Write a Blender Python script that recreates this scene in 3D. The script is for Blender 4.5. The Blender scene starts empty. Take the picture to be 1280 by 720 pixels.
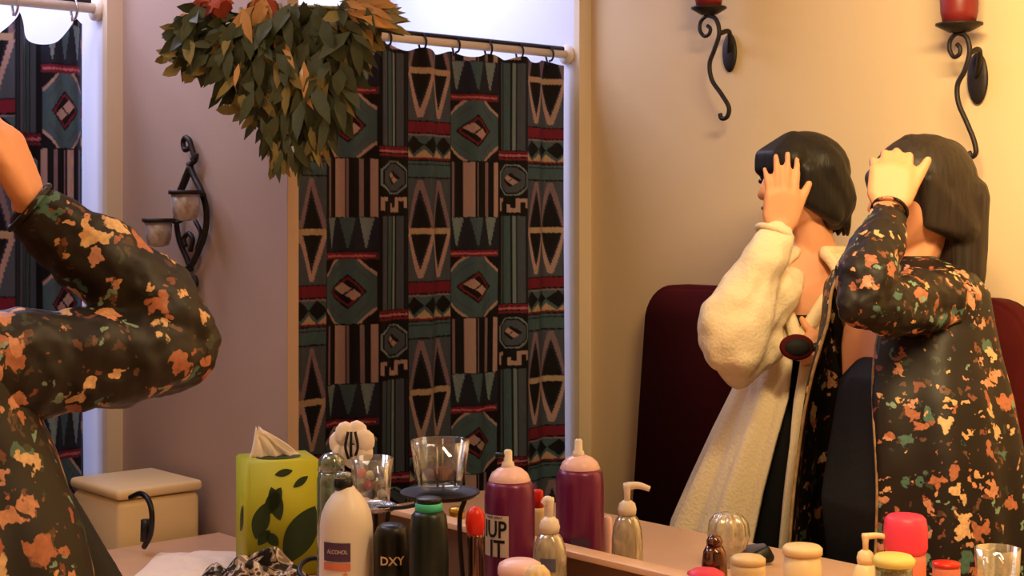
import bpy, bmesh, math, random
import numpy as np
from mathutils import Vector, Matrix, noise
random.seed(7)
D = bpy.data
COL = bpy.context.scene.collection
# ------------------------------------------------------------------ frame
CA, SA, F, HZ, CH = .7455, .6665, 1900., 270., 1.45
MY = 1.513            # plane of the mirror (world y)
XC = -2.922           # end wall with the tub alcove
YB = 2.892            # wall with the red sconces (as the mirror shows it)
CT = .85              # counter top height
MB_Z = .967           # mirror bottom

def W(X, Y, Z):
    return Vector((SA*X - CA*Y, CA*X + SA*Y, Z + CH))
def dirv(X, Y, Z=0):
    return Vector((SA*X - CA*Y, CA*X + SA*Y, Z))
def at(px, py, Y):
    return W((px-640)/F*Y, Y, -(py-HZ)/F*Y)
def ray(px, py):
    return dirv((px-640)/F, 1, -(py-HZ)/F)
def on_y(px, py, y):
    r = ray(px, py); t = y/r.y
    return Vector((r.x*t, y, r.z*t+CH))
def on_x(px, py, x):
    r = ray(px, py); t = x/r.x
    return Vector((x, r.y*t, r.z*t+CH))
def zat(py, Y): return CH-(py-HZ)/F*Y

# ------------------------------------------------------------------ materials
def newmat(name):
    m = D.materials.new(name); m.use_nodes = True
    nt = m.node_tree; b = nt.nodes['Principled BSDF']
    return m, nt, b
def lin(c):
    return tuple(((v/255)/12.92 if v/255 <= .04045 else ((v/255+.055)/1.055)**2.4) for v in c)+(1,)
def mat(name, rgb, rough=.6, var=.12, scale=12, bump=.05, metal=0, spec=.4, bscale=60, sheen=0, emis=0, alpha=None):
    m, nt, b = newmat(name)
    tc = nt.nodes.new('ShaderNodeTexCoord')
    n = nt.nodes.new('ShaderNodeTexNoise'); n.inputs['Scale'].default_value = scale
    nt.links.new(tc.outputs['Object'], n.inputs['Vector'])
    mx = nt.nodes.new('ShaderNodeMix'); mx.data_type = 'RGBA'
    c = lin(rgb)
    mx.inputs[6].default_value = tuple(max(0, v*(1-var)) for v in c[:3])+(1,)
    mx.inputs[7].default_value = tuple(min(1, v*(1+var)) for v in c[:3])+(1,)
    nt.links.new(n.outputs['Fac'], mx.inputs[0]); nt.links.new(mx.outputs[2], b.inputs['Base Color'])
    b.inputs['Roughness'].default_value = rough; b.inputs['Metallic'].default_value = metal
    b.inputs['Specular IOR Level'].default_value = spec
    if sheen: b.inputs['Sheen Weight'].default_value = sheen
    if bump:
        n2 = nt.nodes.new('ShaderNodeTexNoise'); n2.inputs['Scale'].default_value = bscale
        nt.links.new(tc.outputs['Object'], n2.inputs['Vector'])
        bp = nt.nodes.new('ShaderNodeBump'); bp.inputs['Strength'].default_value = bump; bp.inputs['Distance'].default_value = .01
        nt.links.new(n2.outputs['Fac'], bp.inputs['Height']); nt.links.new(bp.outputs[0], b.inputs['Normal'])
    return m
def glass(name, rgb, rough=.03, dif=.0):
    """thin-walled glass: tinted see-through body, mirror-like rims, optional milky share"""
    m, nt, b = newmat(name); N, L = nt.nodes.new, nt.links.new
    nt.nodes.remove(b); out = nt.nodes['Material Output']
    tr = N('ShaderNodeBsdfTransparent'); tr.inputs[0].default_value = lin(rgb)
    gl_ = N('ShaderNodeBsdfGlossy'); gl_.inputs['Roughness'].default_value = rough; gl_.inputs[0].default_value = (1, 1, 1, 1)
    lw = N('ShaderNodeLayerWeight'); lw.inputs[0].default_value = .35
    mr = N('ShaderNodeMapRange'); mr.inputs[3].default_value = .07; mr.inputs[4].default_value = .75; L(lw.outputs['Facing'], mr.inputs[0])
    df = N('ShaderNodeBsdfDiffuse'); df.inputs[0].default_value = lin(rgb)
    nz = N('ShaderNodeTexNoise'); nz.inputs['Scale'].default_value = 5
    mm = N('ShaderNodeMath'); mm.operation = 'MULTIPLY'; mm.inputs[1].default_value = dif*2; L(nz.outputs['Fac'], mm.inputs[0])
    m1 = N('ShaderNodeMixShader'); L(mm.outputs[0], m1.inputs[0]); L(tr.outputs[0], m1.inputs[1]); L(df.outputs[0], m1.inputs[2])
    m2 = N('ShaderNodeMixShader'); L(mr.outputs[0], m2.inputs[0]); L(m1.outputs[0], m2.inputs[1]); L(gl_.outputs[0], m2.inputs[2])
    L(m2.outputs[0], out.inputs['Surface'])
    return m
def floral(name):
    m, nt, b = newmat(name)
    N, L = nt.nodes.new, nt.links.new
    tc = N('ShaderNodeTexCoord')
    nz = N('ShaderNodeTexNoise'); nz.inputs['Scale'].default_value = 45; nz.inputs['Detail'].default_value = 3
    L(tc.outputs['Object'], nz.inputs['Vector'])
    ad = N('ShaderNodeMix'); ad.data_type = 'RGBA'; ad.blend_type = 'LINEAR_LIGHT'; ad.inputs[0].default_value = .028
    L(tc.outputs['Object'], ad.inputs[6]); L(nz.outputs['Color'], ad.inputs[7])
    prev = None
    def layer(scale, thr, stops, prevcol, off):
        mp = N('ShaderNodeMapping'); mp.inputs['Location'].default_value = (off, off*.7, -off)
        L(ad.outputs[2], mp.inputs['Vector'])
        v = N('ShaderNodeTexVoronoi'); v.inputs['Scale'].default_value = scale; L(mp.outputs[0], v.inputs['Vector'])
        lt = N('ShaderNodeMapRange'); lt.inputs[1].default_value = thr; lt.inputs[2].default_value = thr-.05; L(v.outputs['Distance'], lt.inputs[0])
        sp = N('ShaderNodeSeparateColor'); L(v.outputs['Color'], sp.inputs[0])
        # only some of the cells bloom
        gt = N('ShaderNodeMath'); gt.operation = 'GREATER_THAN'; gt.inputs[1].default_value = .5; L(sp.outputs[1], gt.inputs[0])
        mu = N('ShaderNodeMath'); mu.operation = 'MULTIPLY'; L(lt.outputs[0], mu.inputs[0]); L(gt.outputs[0], mu.inputs[1])
        cr = N('ShaderNodeValToRGB'); cr.color_ramp.interpolation = 'CONSTANT'
        els = cr.color_ramp.elements
        els[0].position = 0; els[0].color = lin(stops[0])
        els[1].position = 1/len(stops); els[1].color = lin(stops[1])
        for i, s in enumerate(stops[2:], 2):
            e = els.new(i/len(stops)); e.color = lin(s)
        L(sp.outputs[0], cr.inputs[0])
        # petal veins
        v2 = N('ShaderNodeTexNoise'); v2.inputs['Scale'].default_value = 160; L(tc.outputs['Object'], v2.inputs['Vector'])
        dk = N('ShaderNodeMix'); dk.data_type = 'RGBA'; dk.blend_type = 'MULTIPLY'; dk.inputs[0].default_value = .6
        L(cr.outputs[0], dk.inputs[6]); L(v2.outputs['Fac'], dk.inputs[7])
        mx = N('ShaderNodeMix'); mx.data_type = 'RGBA'; L(mu.outputs[0], mx.inputs[0])
        if isinstance(prevcol, tuple): mx.inputs[6].default_value = prevcol
        else: L(prevcol, mx.inputs[6])
        L(dk.outputs[2], mx.inputs[7])
        return mx.outputs[2]
    c = layer(46, .34, [(120, 80, 60), (60, 66, 50), (140, 80, 60), (90, 60, 40)], lin((26, 17, 13)), 3.1)
    c = layer(29, .42, [(228, 158, 122), (200, 122, 88), (245, 200, 150), (86, 124, 112), (190, 118, 88)], c, 0)
    c = layer(40, .30, [(240, 184, 130), (180, 100, 72), (140, 172, 152), (222, 160, 135)], c, 1.7)
    L(c, b.inputs['Base Color'])
    b.inputs['Roughness'].default_value = .55; b.inputs['Specular IOR Level'].default_value = .35
    bp = N('ShaderNodeBump'); bp.inputs['Strength'].default_value = .35; bp.inputs['Distance'].default_value = .02
    n3 = N('ShaderNodeTexNoise'); n3.inputs['Scale'].default_value = 9; L(tc.outputs['Object'], n3.inputs['Vector'])
    L(n3.outputs['Fac'], bp.inputs['Height']); L(bp.outputs[0], b.inputs['Normal'])
    return m
def hair_mat(name, rgb, rgb2):
    m, nt, b = newmat(name)
    N, L = nt.nodes.new, nt.links.new
    tc = N('ShaderNodeTexCoord'); mp = N('ShaderNodeMapping'); mp.inputs['Scale'].default_value = (130, 130, 6)
    L(tc.outputs['Object'], mp.inputs[0])
    n = N('ShaderNodeTexNoise'); n.inputs['Scale'].default_value = 1; n.inputs['Detail'].default_value = 2; L(mp.outputs[0], n.inputs['Vector'])
    mx = N('ShaderNodeMix'); mx.data_type = 'RGBA'; mx.inputs[6].default_value = lin(rgb); mx.inputs[7].default_value = lin(rgb2)
    L(n.outputs['Fac'], mx.inputs[0]); L(mx.outputs[2], b.inputs['Base Color'])
    bp = N('ShaderNodeBump'); bp.inputs['Strength'].default_value = .4; bp.inputs['Distance'].default_value = .004
    L(n.outputs['Fac'], bp.inputs['Height']); L(bp.outputs[0], b.inputs['Normal'])
    b.inputs['Roughness'].default_value = .5; b.inputs['Specular IOR Level'].default_value = .3
    return m
def attr_mat(name, rough=.75):
    m, nt, b = newmat(name)
    a = nt.nodes.new('ShaderNodeAttribute'); a.attribute_name = 'Col'
    n = nt.nodes.new('ShaderNodeTexNoise'); n.inputs['Scale'].default_value = 90
    mx = nt.nodes.new('ShaderNodeMix'); mx.data_type = 'RGBA'; mx.blend_type = 'MULTIPLY'; mx.inputs[0].default_value = .6
    nt.links.new(a.outputs['Color'], mx.inputs[6]); nt.links.new(n.outputs['Color'], mx.inputs[7])
    nt.links.new(mx.outputs[2], b.inputs['Base Color'])
    b.inputs['Roughness'].default_value = rough; b.inputs['Specular IOR Level'].default_value = .2
    return m
M = dict(
    wallB=mat('painted_wall_cream', (222, 196, 156), .8, .03, 3, .03),
    wallA=mat('painted_wall_shaded', (176, 152, 138), .8, .05, 3, .03),  # shade on the mirror-side wall is put into this greyer colour
    tile=mat('white_surround', (222, 226, 240), .35, .04, 5, .01),
    frame=mat('cream_trim_paint', (226, 208, 180), .55, .04, 10, .01),
    counter=mat('pink_beige_laminate', (222, 180, 146), .4, .07, 30, .01),
    splash=mat('brown_backsplash', (112, 82, 62), .5, .15, 14, .02),
    floor=mat('floor_vinyl', (120, 95, 80), .6, .2, 6, .02),
    ceil=mat('ceiling_paint', (225, 215, 200), .9, .03, 3, .02),
    edge=mat('mirror_edge_plastic', (240, 200, 165), .3, .06, 30, .01),
    iron=mat('wrought_iron', (38, 30, 28), .5, .2, 30, .1, .3),
    burg=mat('burgundy_upholstery', (74, 14, 14), .85, .2, 8, .08, spec=.15),
    red_glass=mat('red_candle_glass', (120, 34, 34), .4, .12, 20, .01),
    robe=mat('white_terry_robe', (240, 222, 190), .9, .05, 12, .25, bscale=150, sheen=.15),
    skin=mat('skin', (224, 160, 122), .5, .07, 14, .02),
    skin2=mat('skin_warm', (228, 158, 118), .5, .07, 14, .02),
    black=mat('black_cloth', (10, 10, 13), .75, .25, 12, .1),
    hair=hair_mat('black_hair', (10, 9, 10), (34, 28, 26)),
    hair2=hair_mat('dark_brown_hair', (14, 11, 10), (58, 46, 38)),
    floral=floral('floral_print'),
    trimc=mat('cream_trim_cloth', (150, 118, 78), .7, .8, 60, .1),
    white=mat('white_plastic', (238, 226, 212), .35, .04, 10, 0),
    pinkwhite=mat('pale_pink_plastic', (245, 205, 205), .3, .04, 10, 0),
    purple=mat('purple_metal', (112, 28, 80), .3, .1, 10, 0, .25, .6),
    lime=mat('lime_card', (190, 190, 40), .6, .06, 10, 0),
    leaf=mat('printed_leaf_green', (45, 62, 30), .6, .1, 10, 0),
    tissue=mat('tissue_paper', (255, 236, 222), .8, .03, 10, .1),
    blackp=mat('black_plastic', (18, 18, 20), .35, .2, 10, 0),
    dgreen=mat('dark_green_plastic', (18, 30, 26), .35, .2, 10, 0),
    teal=mat('teal_plastic', (70, 200, 165), .35, .05, 10, 0),
    redp=mat('red_plastic', (220, 40, 22), .3, .1, 10, 0),
    pink=mat('hot_pink_plastic', (242, 66, 96), .4, .08, 10, 0),
    cream=mat('cream_ceramic', (240, 214, 165), .4, .05, 10, 0),
    yellow=mat('pale_yellow_lid', (240, 226, 130), .4, .05, 10, 0),
    foil=mat('crinkled_foil', (190, 180, 175), .25, .35, 60, .4, .85, bscale=90),
    chrome=mat('brown_chrome', (120, 90, 80), .12, .2, 20, 0, .95),
    navy=mat('blue_grey_cloth', (92, 92, 120), .85, .12, 30, .2),
    labelw=mat('label_paper', (214, 198, 190), .7, .04, 10, 0),
    labelp=mat('label_violet', (84, 58, 92), .6, .08, 10, 0),
    labelr=mat('label_coral', (225, 130, 105), .6, .05, 10, 0),
    gold=mat('gold_metal', (230, 185, 80), .25, .1, 10, 0, .8),
    ink=mat('ink', (22, 18, 20), .6, .05, 10, 0),
    glass=glass('clear_glass', (246, 250, 246), .04, .03),
    gglass=glass('green_grey_glass', (165, 185, 160), .05, .25),
    frosted=glass('frosted_glass', (200, 182, 170), .4, .6),
    bluegel=glass('clear_gel_bottle', (215, 208, 185), .15, .45),
    gl=mat('leaf_dark_green', (60, 68, 44), .6, .3, 30, .1),
    gl2=mat('leaf_olive', (128, 116, 66), .6, .3, 30, .1),
    gl3=mat('leaf_ochre', (186, 140, 88), .7, .25, 30, .1),
    gl4=mat('flower_rust', (150, 62, 42), .7, .25, 30, .1),
    gl5=mat('silver_tinsel', (225, 222, 225), .3, .1, 30, .1),
    eye=mat('eye_dark', (14, 10, 10), .2, .1, 10, 0),
    lip=mat('lips', (176, 90, 80), .5, .05, 10, 0),
)
curtain_mat = attr_mat('patterned_curtain_cloth')

# ------------------------------------------------------------------ object helpers
def obj(name, bm, m, parent=None, smooth=True, mods=()):
    me = D.meshes.new(name)
    off = Vector((0, 0, 0))
    if parent is not None:
        r = parent
        while r.parent: r = r.parent
        off = r.location.copy()
    bm.normal_update()
    for v in bm.verts: v.co -= off
    bm.to_mesh(me); bm.free()
    if smooth:
        for p in me.polygons: p.use_smooth = True
    me.materials.append(m)
    o = D.objects.new(name, me); COL.objects.link(o)
    if parent is not None: o.parent = parent
    for md in mods: md(o)
    return o
def thing(name, label, cat, loc, group=None):
    o = D.objects.new(name, None); COL.objects.link(o); o.location = loc
    o.empty_display_size = .02
    return tag(o, label, cat, group)
def tag(o, label, cat, group=None):
    o['label'] = label; o['category'] = cat
    if group: o['group'] = group
    return o
def struct(name, bm, m, parent=None, smooth=False):
    o = obj(name, bm, m, parent, smooth)
    o['kind'] = 'structure'
    return o
def BM(): return bmesh.new()
def box(bm, lo, hi):
    r = bmesh.ops.create_cube(bm, size=1)
    for v in r['verts']:
        v.co = Vector([(lo[i]+hi[i])/2 + v.co[i]*(hi[i]-lo[i]) for i in range(3)])
    return r['verts']
def orient(verts, c, rotz=0, ax=None):
    R = Matrix.Rotation(rotz, 3, 'Z')
    for v in verts: v.co = R @ (v.co-c) + c
def rbox(bm, c, size, rotz=0, bev=.004):
    b2 = BM(); r = bmesh.ops.create_cube(b2, size=1)
    for v in b2.verts: v.co = Vector([v.co[i]*size[i] for i in range(3)])
    if bev: bmesh.ops.bevel(b2, geom=b2.edges[:], offset=bev, segments=3, profile=.5, affect='EDGES')
    R = Matrix.Rotation(rotz, 3, 'Z')
    for v in b2.verts: v.co = R @ v.co + Vector(c)
    me = D.meshes.new('t'); b2.to_mesh(me); b2.free(); bm.from_mesh(me); D.meshes.remove(me)
def lathe(bm, cx, cy, prof, seg=32, ribs=0, ramp=0, cap=True):
    """prof: (r, z)"""
    rings = []
    for r, z in prof:
        ring = []
        for i in range(seg):
            a = 2*math.pi*i/seg
            rr = r*(1+ramp*math.cos(ribs*a)) if ribs else r
            ring.append(bm.verts.new((cx+rr*math.cos(a), cy+rr*math.sin(a), z)))
        rings.append(ring)
    for a, b in zip(rings, rings[1:]):
        for i in range(seg):
            bm.faces.new((a[i], a[(i+1) % seg], b[(i+1) % seg], b[i]))
    if cap:
        if prof[0][0] > 1e-5: bm.faces.new(list(reversed(rings[0])))
        if prof[-1][0] > 1e-5: bm.faces.new(rings[-1])
    bmesh.ops.recalc_face_normals(bm, faces=bm.faces)
def spline(pts, n=8):
    """Catmull-Rom through pts"""
    P = [Vector(p) for p in pts]; P = [2*P[0]-P[1]]+P+[2*P[-1]-P[-2]]
    out = []
    for i in range(1, len(P)-2):
        for k in range(n):
            t = k/n
            out.append(.5*((2*P[i])+(P[i+1]-P[i-1])*t+(2*P[i-1]-5*P[i]+4*P[i+1]-P[i+2])*t*t+(3*P[i]-P[i-1]-3*P[i+1]+P[i+2])*t**3))
    out.append(P[-2]); return out
def tube(bm, pts, r, seg=8, n=6, smooth=True):
    P = spline(pts, n) if smooth and len(pts) > 2 else [Vector(p) for p in pts]
    rs = r if callable(r) else (lambda t: r)
    prev = None; up = None
    for i, p in enumerate(P):
        d = (P[min(i+1, len(P)-1)]-P[max(i-1, 0)]).normalized()
        if up is None:
            up = d.orthogonal().normalized()
        up = (up-d*up.dot(d)).normalized(); sd = d.cross(up)
        rr = rs(i/(len(P)-1))
        ring = [bm.verts.new(p+(up*math.cos(2*math.pi*k/seg)+sd*math.sin(2*math.pi*k/seg))*rr) for k in range(seg)]
        if prev:
            for k in range(seg): bm.faces.new((prev[k], prev[(k+1) % seg], ring[(k+1) % seg], ring[k]))
        else: bm.faces.new(list(reversed(ring)))
        prev = ring
    bm.faces.new(prev)
def hull(bm, balls, sub=2):
    b2 = BM()
    for c, r in balls:
        res = bmesh.ops.create_icosphere(b2, subdivisions=sub, radius=r)
        for v in res['verts']: v.co += Vector(c)
    res = bmesh.ops.convex_hull(b2, input=b2.verts[:])
    junk = [g for g in res['geom_interior'] if isinstance(g, bmesh.types.BMVert)]
    junk += [v for v in b2.verts if not v.link_faces and v not in junk]
    bmesh.ops.delete(b2, geom=list(set(junk)), context='VERTS')
    me = D.meshes.new('t'); b2.to_mesh(me); b2.free(); bm.from_mesh(me); D.meshes.remove(me)
def ellip(bm, c, rad, fwd=None, up=Vector((0, 0, 1)), sub=3):
    """rad=(side, forward, up)"""
    res = bmesh.ops.create_icosphere(bm, subdivisions=sub, radius=1)
    if fwd is None: fwd = Vector((0, 1, 0))
    fwd = Vector(fwd).normalized(); side = fwd.cross(up).normalized(); u = side.cross(fwd)
    for v in res['verts']:
        q = v.co.copy(); v.co = Vector(c)+side*q.x*rad[0]+fwd*q.y*rad[1]+u*q.z*rad[2]
def remesh(size, smooth=6, fac=.5):
    def f(o):
        md = o.modifiers.new('r', 'REMESH'); md.mode = 'VOXEL'; md.voxel_size = size; md.use_smooth_shade = True
        if smooth:
            s = o.modifiers.new('s', 'SMOOTH'); s.iterations = smooth; s.factor = fac
    return f
def folds(strength, scale, seed=0):
    def f(o):
        t = D.textures.new('cl', 'CLOUDS'); t.noise_scale = scale; t.noise_depth = 2
        md = o.modifiers.new('d', 'DISPLACE'); md.texture = t; md.strength = strength; md.mid_level = .5; md.texture_coords = 'GLOBAL'
    return f
def solid(th):
    def f(o):
        md = o.modifiers.new('so', 'SOLIDIFY'); md.thickness = th; md.offset = 0
    return f
def text_bm(s, size, place):
    """letters as a flat mesh, then placed by place(x, y) -> world"""
    cu = D.curves.new('t', 'FONT'); cu.body = s; cu.size = size; cu.align_x = 'CENTER'; cu.align_y = 'CENTER'; cu.offset = size*.02; cu.resolution_u = 3
    to = D.objects.new('t', cu); COL.objects.link(to)
    dg = bpy.context.evaluated_depsgraph_get(); me = D.meshes.new_from_object(to.evaluated_get(dg))
    bm = BM(); bm.from_mesh(me); D.meshes.remove(me); D.objects.remove(to); D.curves.remove(cu)
    bmesh.ops.subdivide_edges(bm, edges=[e for e in bm.edges if e.calc_length() > size*.4], cuts=2)
    for v in bm.verts: v.co = place(v.co.x, v.co.y)
    return bm

# ------------------------------------------------------------------ the room
X0, X1 = XC, 1.0
CEIL = 2.42
def wallbox(name, lo, hi, m):
    b = BM(); box(b, lo, hi); return struct(name, b, m)
AX = -3.72            # back of the tub alcove
YR = 2*MY-YB          # real wall opposite the mirror
wallbox('floor', (AX-.1, YR-.9, -.1), (X1+.1, YB+.1, 0), M['floor'])
wallbox('ceiling', (AX-.1, YR-.9, CEIL), (X1+.1, YB+.1, CEIL+.1), M['ceil'])
MXL = on_y(360, 594, MY).x         # left edge of the mirror
MTOP = 2.15
T = .02
wallbox('wall_mirror_side', (X0, MY, 0), (MXL, MY+T, CEIL), M['wallA'])
wallbox('wall_below_mirror', (MXL, MY, 0), (X1, MY+T, MB_Z), M['splash'])
wallbox('wall_above_mirror', (MXL, MY, MTOP), (X1, MY+T, CEIL), M['wallA'])
wallbox('wall_opposite', (X0, YB, 0), (X1, YB+.1, CEIL), M['wallB'])
wallbox('wall_right', (X1, YR-.9, 0), (X1+.1, YB+.1, CEIL), M['wallB'])
wallbox('wall_door_side', (X0, YR-.1, 0), (-.75, YR, CEIL), M['wallB'])
# alcove: back, ends, tub apron, header trims
wallbox('wall_alcove_back', (AX-.1, YR-.1, 0), (AX, YB+.1, CEIL), M['tile'])
wallbox('wall_alcove_far', (AX, YB-.045, 0), (X0-.012, YB+.1, CEIL), M['tile'])
wallbox('wall_alcove_near', (AX, YR-.1, 0), (X0-.012, YR+.045, CEIL), M['tile'])
wallbox('wall_alcove_divider', (AX, MY-.032, 0), (X0-.012, MY+T+.010, CEIL), M['tile'])
wallbox('trim_1', (X0-.012, YB-.045, 0), (X0+.008, YB, CEIL), M['frame'])
wallbox('trim_2', (X0-.012, MY-.036, 0), (X0+.008, MY, CEIL), M['frame'])
wallbox('trim_3', (X0-.012, MY+T, 0), (X0+.008, MY+T+.012, CEIL), M['frame'])
wallbox('trim_4', (X0-.012, YR, 0), (X0+.008, YR+.045, CEIL), M['frame'])
# bathtubs (real and as the mirror shows it)
def tub(y0, y1, label):
    t = thing('bathtub', label, 'bathtub', (-3.3, (y0+y1)/2, 0))
    b = BM(); vs = box(b, (AX+.002, y0, 0), (X0-.085, y1, .44))
    top = max(b.faces, key=lambda f: f.calc_center_median().z)
    r = bmesh.ops.inset_individual(b, faces=[top], thickness=.07)
    bmesh.ops.translate(b, vec=(0, 0, -.34), verts=top.verts)
    bmesh.ops.bevel(b, geom=b.edges[:], offset=.015, segments=2, affect='EDGES')
    obj('basin', b, M['tile'], t)
    b = BM(); tube(b, [(AX+.01, (y0+y1)/2, .62), (AX+.1, (y0+y1)/2, .62), (AX+.13, (y0+y1)/2, .58)], .018); obj('spout', b, M['foil'], t)
tub(YR+.047, MY-.034, 'white bathtub behind the patterned curtain at the left edge')
tub(MY+T+.012, YB-.047, 'white bathtub behind the wide patterned curtain in the mirror')

# counter (continuous worktop, real side and mirrored side)
CD = .68
XL = on_y(275, 671, MY).x
def counter(y0, y1, label):
    t = thing('vanity_counter', label, 'counter', ((XL+X1)/2, (y0+y1)/2, 0))
    lo, hi = (XL, y0, CT-.04), (X1-.002, y1, CT)
    b = BM(); rbox(b, [(lo[i]+hi[i])/2 for i in range(3)], [hi[i]-lo[i] for i in range(3)], 0, .006)
    obj('worktop', b, M['counter'], t)
    yy = (y0+.03, y1-.002) if y0 < MY else (y0+.002, y1-.03)
    b = BM(); box(b, (XL+.02, yy[0], .08), (X1-.01, yy[1], CT-.04)); obj('cabinet_body', b, M['splash'], t, False)
    fy = yy[0] if y0 < MY else yy[1]
    for i in range(6):
        x = XL+.04+i*.55
        b = BM(); s = -1 if y0 < MY else 1
        rbox(b, (x+.26, fy+s*.008, .44), (.50, .016, .62), 0, .003); d = obj('cabinet_door', b, M['splash'], t, False)
        b = BM(); ellip(b, (x+.47, fy+s*.026, .62), (.012, .012, .012), sub=2); obj('knob', b, M['gold'], d)
counter(MY-CD, MY-.001, 'pinkish beige vanity worktop in front of the mirror')
counter(MY+T+.001, MY+T+CD-.02, 'pinkish beige vanity worktop as seen inside the mirror')

# mirror edge strips
t = thing('mirror_frame', 'thin pinkish cream edge strip along the bottom of the wall mirror', 'mirror frame', (MXL, MY, MB_Z))
b = BM(); rbox(b, ((MXL+X1)/2, MY+.004, MB_Z+.002), (X1-MXL-.004, .034, .010), 0, .002); obj('bottom_strip', b, M['edge'], t)
b = BM(); rbox(b, (MXL+.001, MY+.009, (MB_Z+MTOP)/2), (.004, .024, MTOP-MB_Z), 0, .001); obj('side_strip', b, M['wallA'], t)

# ------------------------------------------------------------------ curtains
C = dict(bg=(58, 66, 80), slate=(84, 94, 112), teal=(80, 108, 122), lt=(134, 156, 168), cr=(200, 168, 166), mv=(150, 126, 142),
         rd=(130, 36, 58), pk=(205, 120, 135), bk=(24, 22, 28), nv=(40, 44, 64), ye=(205, 176, 148))
C = {k: np.array(lin(v)[:3]) for k, v in C.items()}
def pattern(U, V):
    """U across (0..385), V down (0..513), arrays -> rgb"""
    U = np.mod(U, 385.); V = np.mod(V, 513.)
    out = np.zeros(U.shape+(3,)); out[:] = C['bg']
    def put(mask, c): out[mask] = C[c]
    def rect(u0, u1, v0, v1, c): put((U >= u0) & (U < u1) & (V >= v0) & (V < v1), c)
    # column A 0..135
    a = (U < 138)
    for v0, v1 in ((-41, 62), (472, 575)):
        m = a & (V >= v0) & (V < v1); put(m, 'nv')
        q = (V-v0)/(v1-v0)
        for k in range(3):
            uc = 24+k*44
            put(m & (np.abs(U-uc) < 17*(1-q)) & (q < .9), 'lt' if k != 1 else 'teal')
    rect(0, 135, 62, 66, 'bk'); rect(0, 135, 66, 74, 'rd'); rect(4, 132, 74, 80, 'pk'); rect(0, 135, 80, 88, 'rd')
    rect(0, 138, 88, 287, 'bk')
    du, dv = np.abs(U-68), np.abs(V-187)
    oc = a & (du < 66) & (dv < 99) & (du+dv*.9 < 118)
    put(oc, 'cr'); oc2 = a & (du < 66) & (dv < 99) & (du+dv*.9 < 108); put(oc2, 'teal')
    put(a & (du < 52) & (dv < 80) & (du+dv*.9 < 88) & (du+dv*.9 > 80), 'slate')
    put(a & (du+dv*.85 < 46), 'bk'); put(a & (du+dv*.85 < 40), 'rd'); put(a & (du+dv*.85 < 33), 'bk')
    put(a & (np.abs(U-57)+np.abs(V-177) < 18), 'cr'); put(a & (np.abs(U-80)+np.abs(V-197) < 18), 'cr')
    rect(0, 138, 287, 472, 'bk')
    for u, w, c in ((8, 10, 'mv'), (40, 22, 'cr'), (66, 4, 'mv'), (94, 12, 'mv'), (122, 13, 'cr')): rect(u, u+w, 290, 470, c)
    # column B 140..232
    for v0, v1 in ((0, 247), (467, 513)):
        rect(138, 236, v0, v1, 'bk')
        for u, w, c in ((146, 12, 'slate'), (162, 24, 'teal'), (190, 8, 'lt'), (202, 20, 'slate'), (226, 6, 'nv')): rect(u, u+w, v0, v1, c)
    rect(138, 236, 247, 284, 'bk'); rect(138, 234, 250, 258, 'rd'); rect(138, 234, 260, 268, 'pk'); rect(138, 234, 272, 280, 'rd')
    rect(138, 236, 284, 467, 'bk')
    du, dv = np.abs(U-187), np.abs(V-346)
    bb = (U > 138) & (U < 236)
    put(bb & (du < 45) & (dv < 52) & (du+dv < 70), 'lt'); put(bb & (du < 41) & (dv < 48) & (du+dv < 62), 'bk'); put(bb & (du < 36) & (dv < 42) & (du+dv < 55), 'slate')
    put(bb & (du+dv < 24), 'bk'); put(bb & (np.abs(U-180)+np.abs(V-340) < 11), 'cr'); put(bb & (np.abs(U-193)+np.abs(V-353) < 11), 'cr')
    for u0, u1, v0, v1 in ((142, 150, 408, 450), (150, 160, 408, 420), (176, 206, 440, 455), (176, 186, 428, 455), (198, 208, 408, 455), (198, 232, 408, 420), (222, 232, 408, 440)):
        rect(u0, u1, v0, v1, 'cr')
    # column C 236..385
    c = (U >= 236)
    rect(236, 385, 0, 162, 'slate'); rect(236, 385, 347, 513, 'slate'); rect(236, 385, 162, 347, 'bk')
    def vee(v0, v1, down):
        for uc in (275, 346):
            q = (V-v0)/(v1-v0) if down else (v1-V)/(v1-v0)
            m = c & (V >= v0) & (V < v1)
            hw = 34*(1-q)+3
            put(m & (np.abs(U-uc) < hw+3), 'cr' if down else 'mv')
            put(m & (np.abs(U-uc) < hw-9), 'nv')
            put(m & (np.abs(U-uc) < hw-14) & (q < .6), 'bk')
    vee(12, 152, True); vee(352, 505, False)
    rect(238, 385, 0, 12, 'ye'); rect(238, 385, 506, 513, 'ye')
    rect(236, 385, 166, 200, 'rd'); rect(236, 385, 205, 211, 'mv')
    rect(236, 385, 211, 282, 'teal')
    for uc in (258, 310, 362):
        put(c & (np.abs(U-uc)*1.15+np.abs(V-240) < 30), 'bk')
    for uc in (284, 336, 384, 236):
        put(c & (np.abs(U-uc)*1.1 < (V-254)) & (V < 280) & (V > 254), 'ye')
    rect(236, 385, 280, 287, 'rd'); rect(236, 385, 292, 342, 'teal'); rect(236, 385, 300, 304, 'nv')
    # weave fade
    return out
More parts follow.
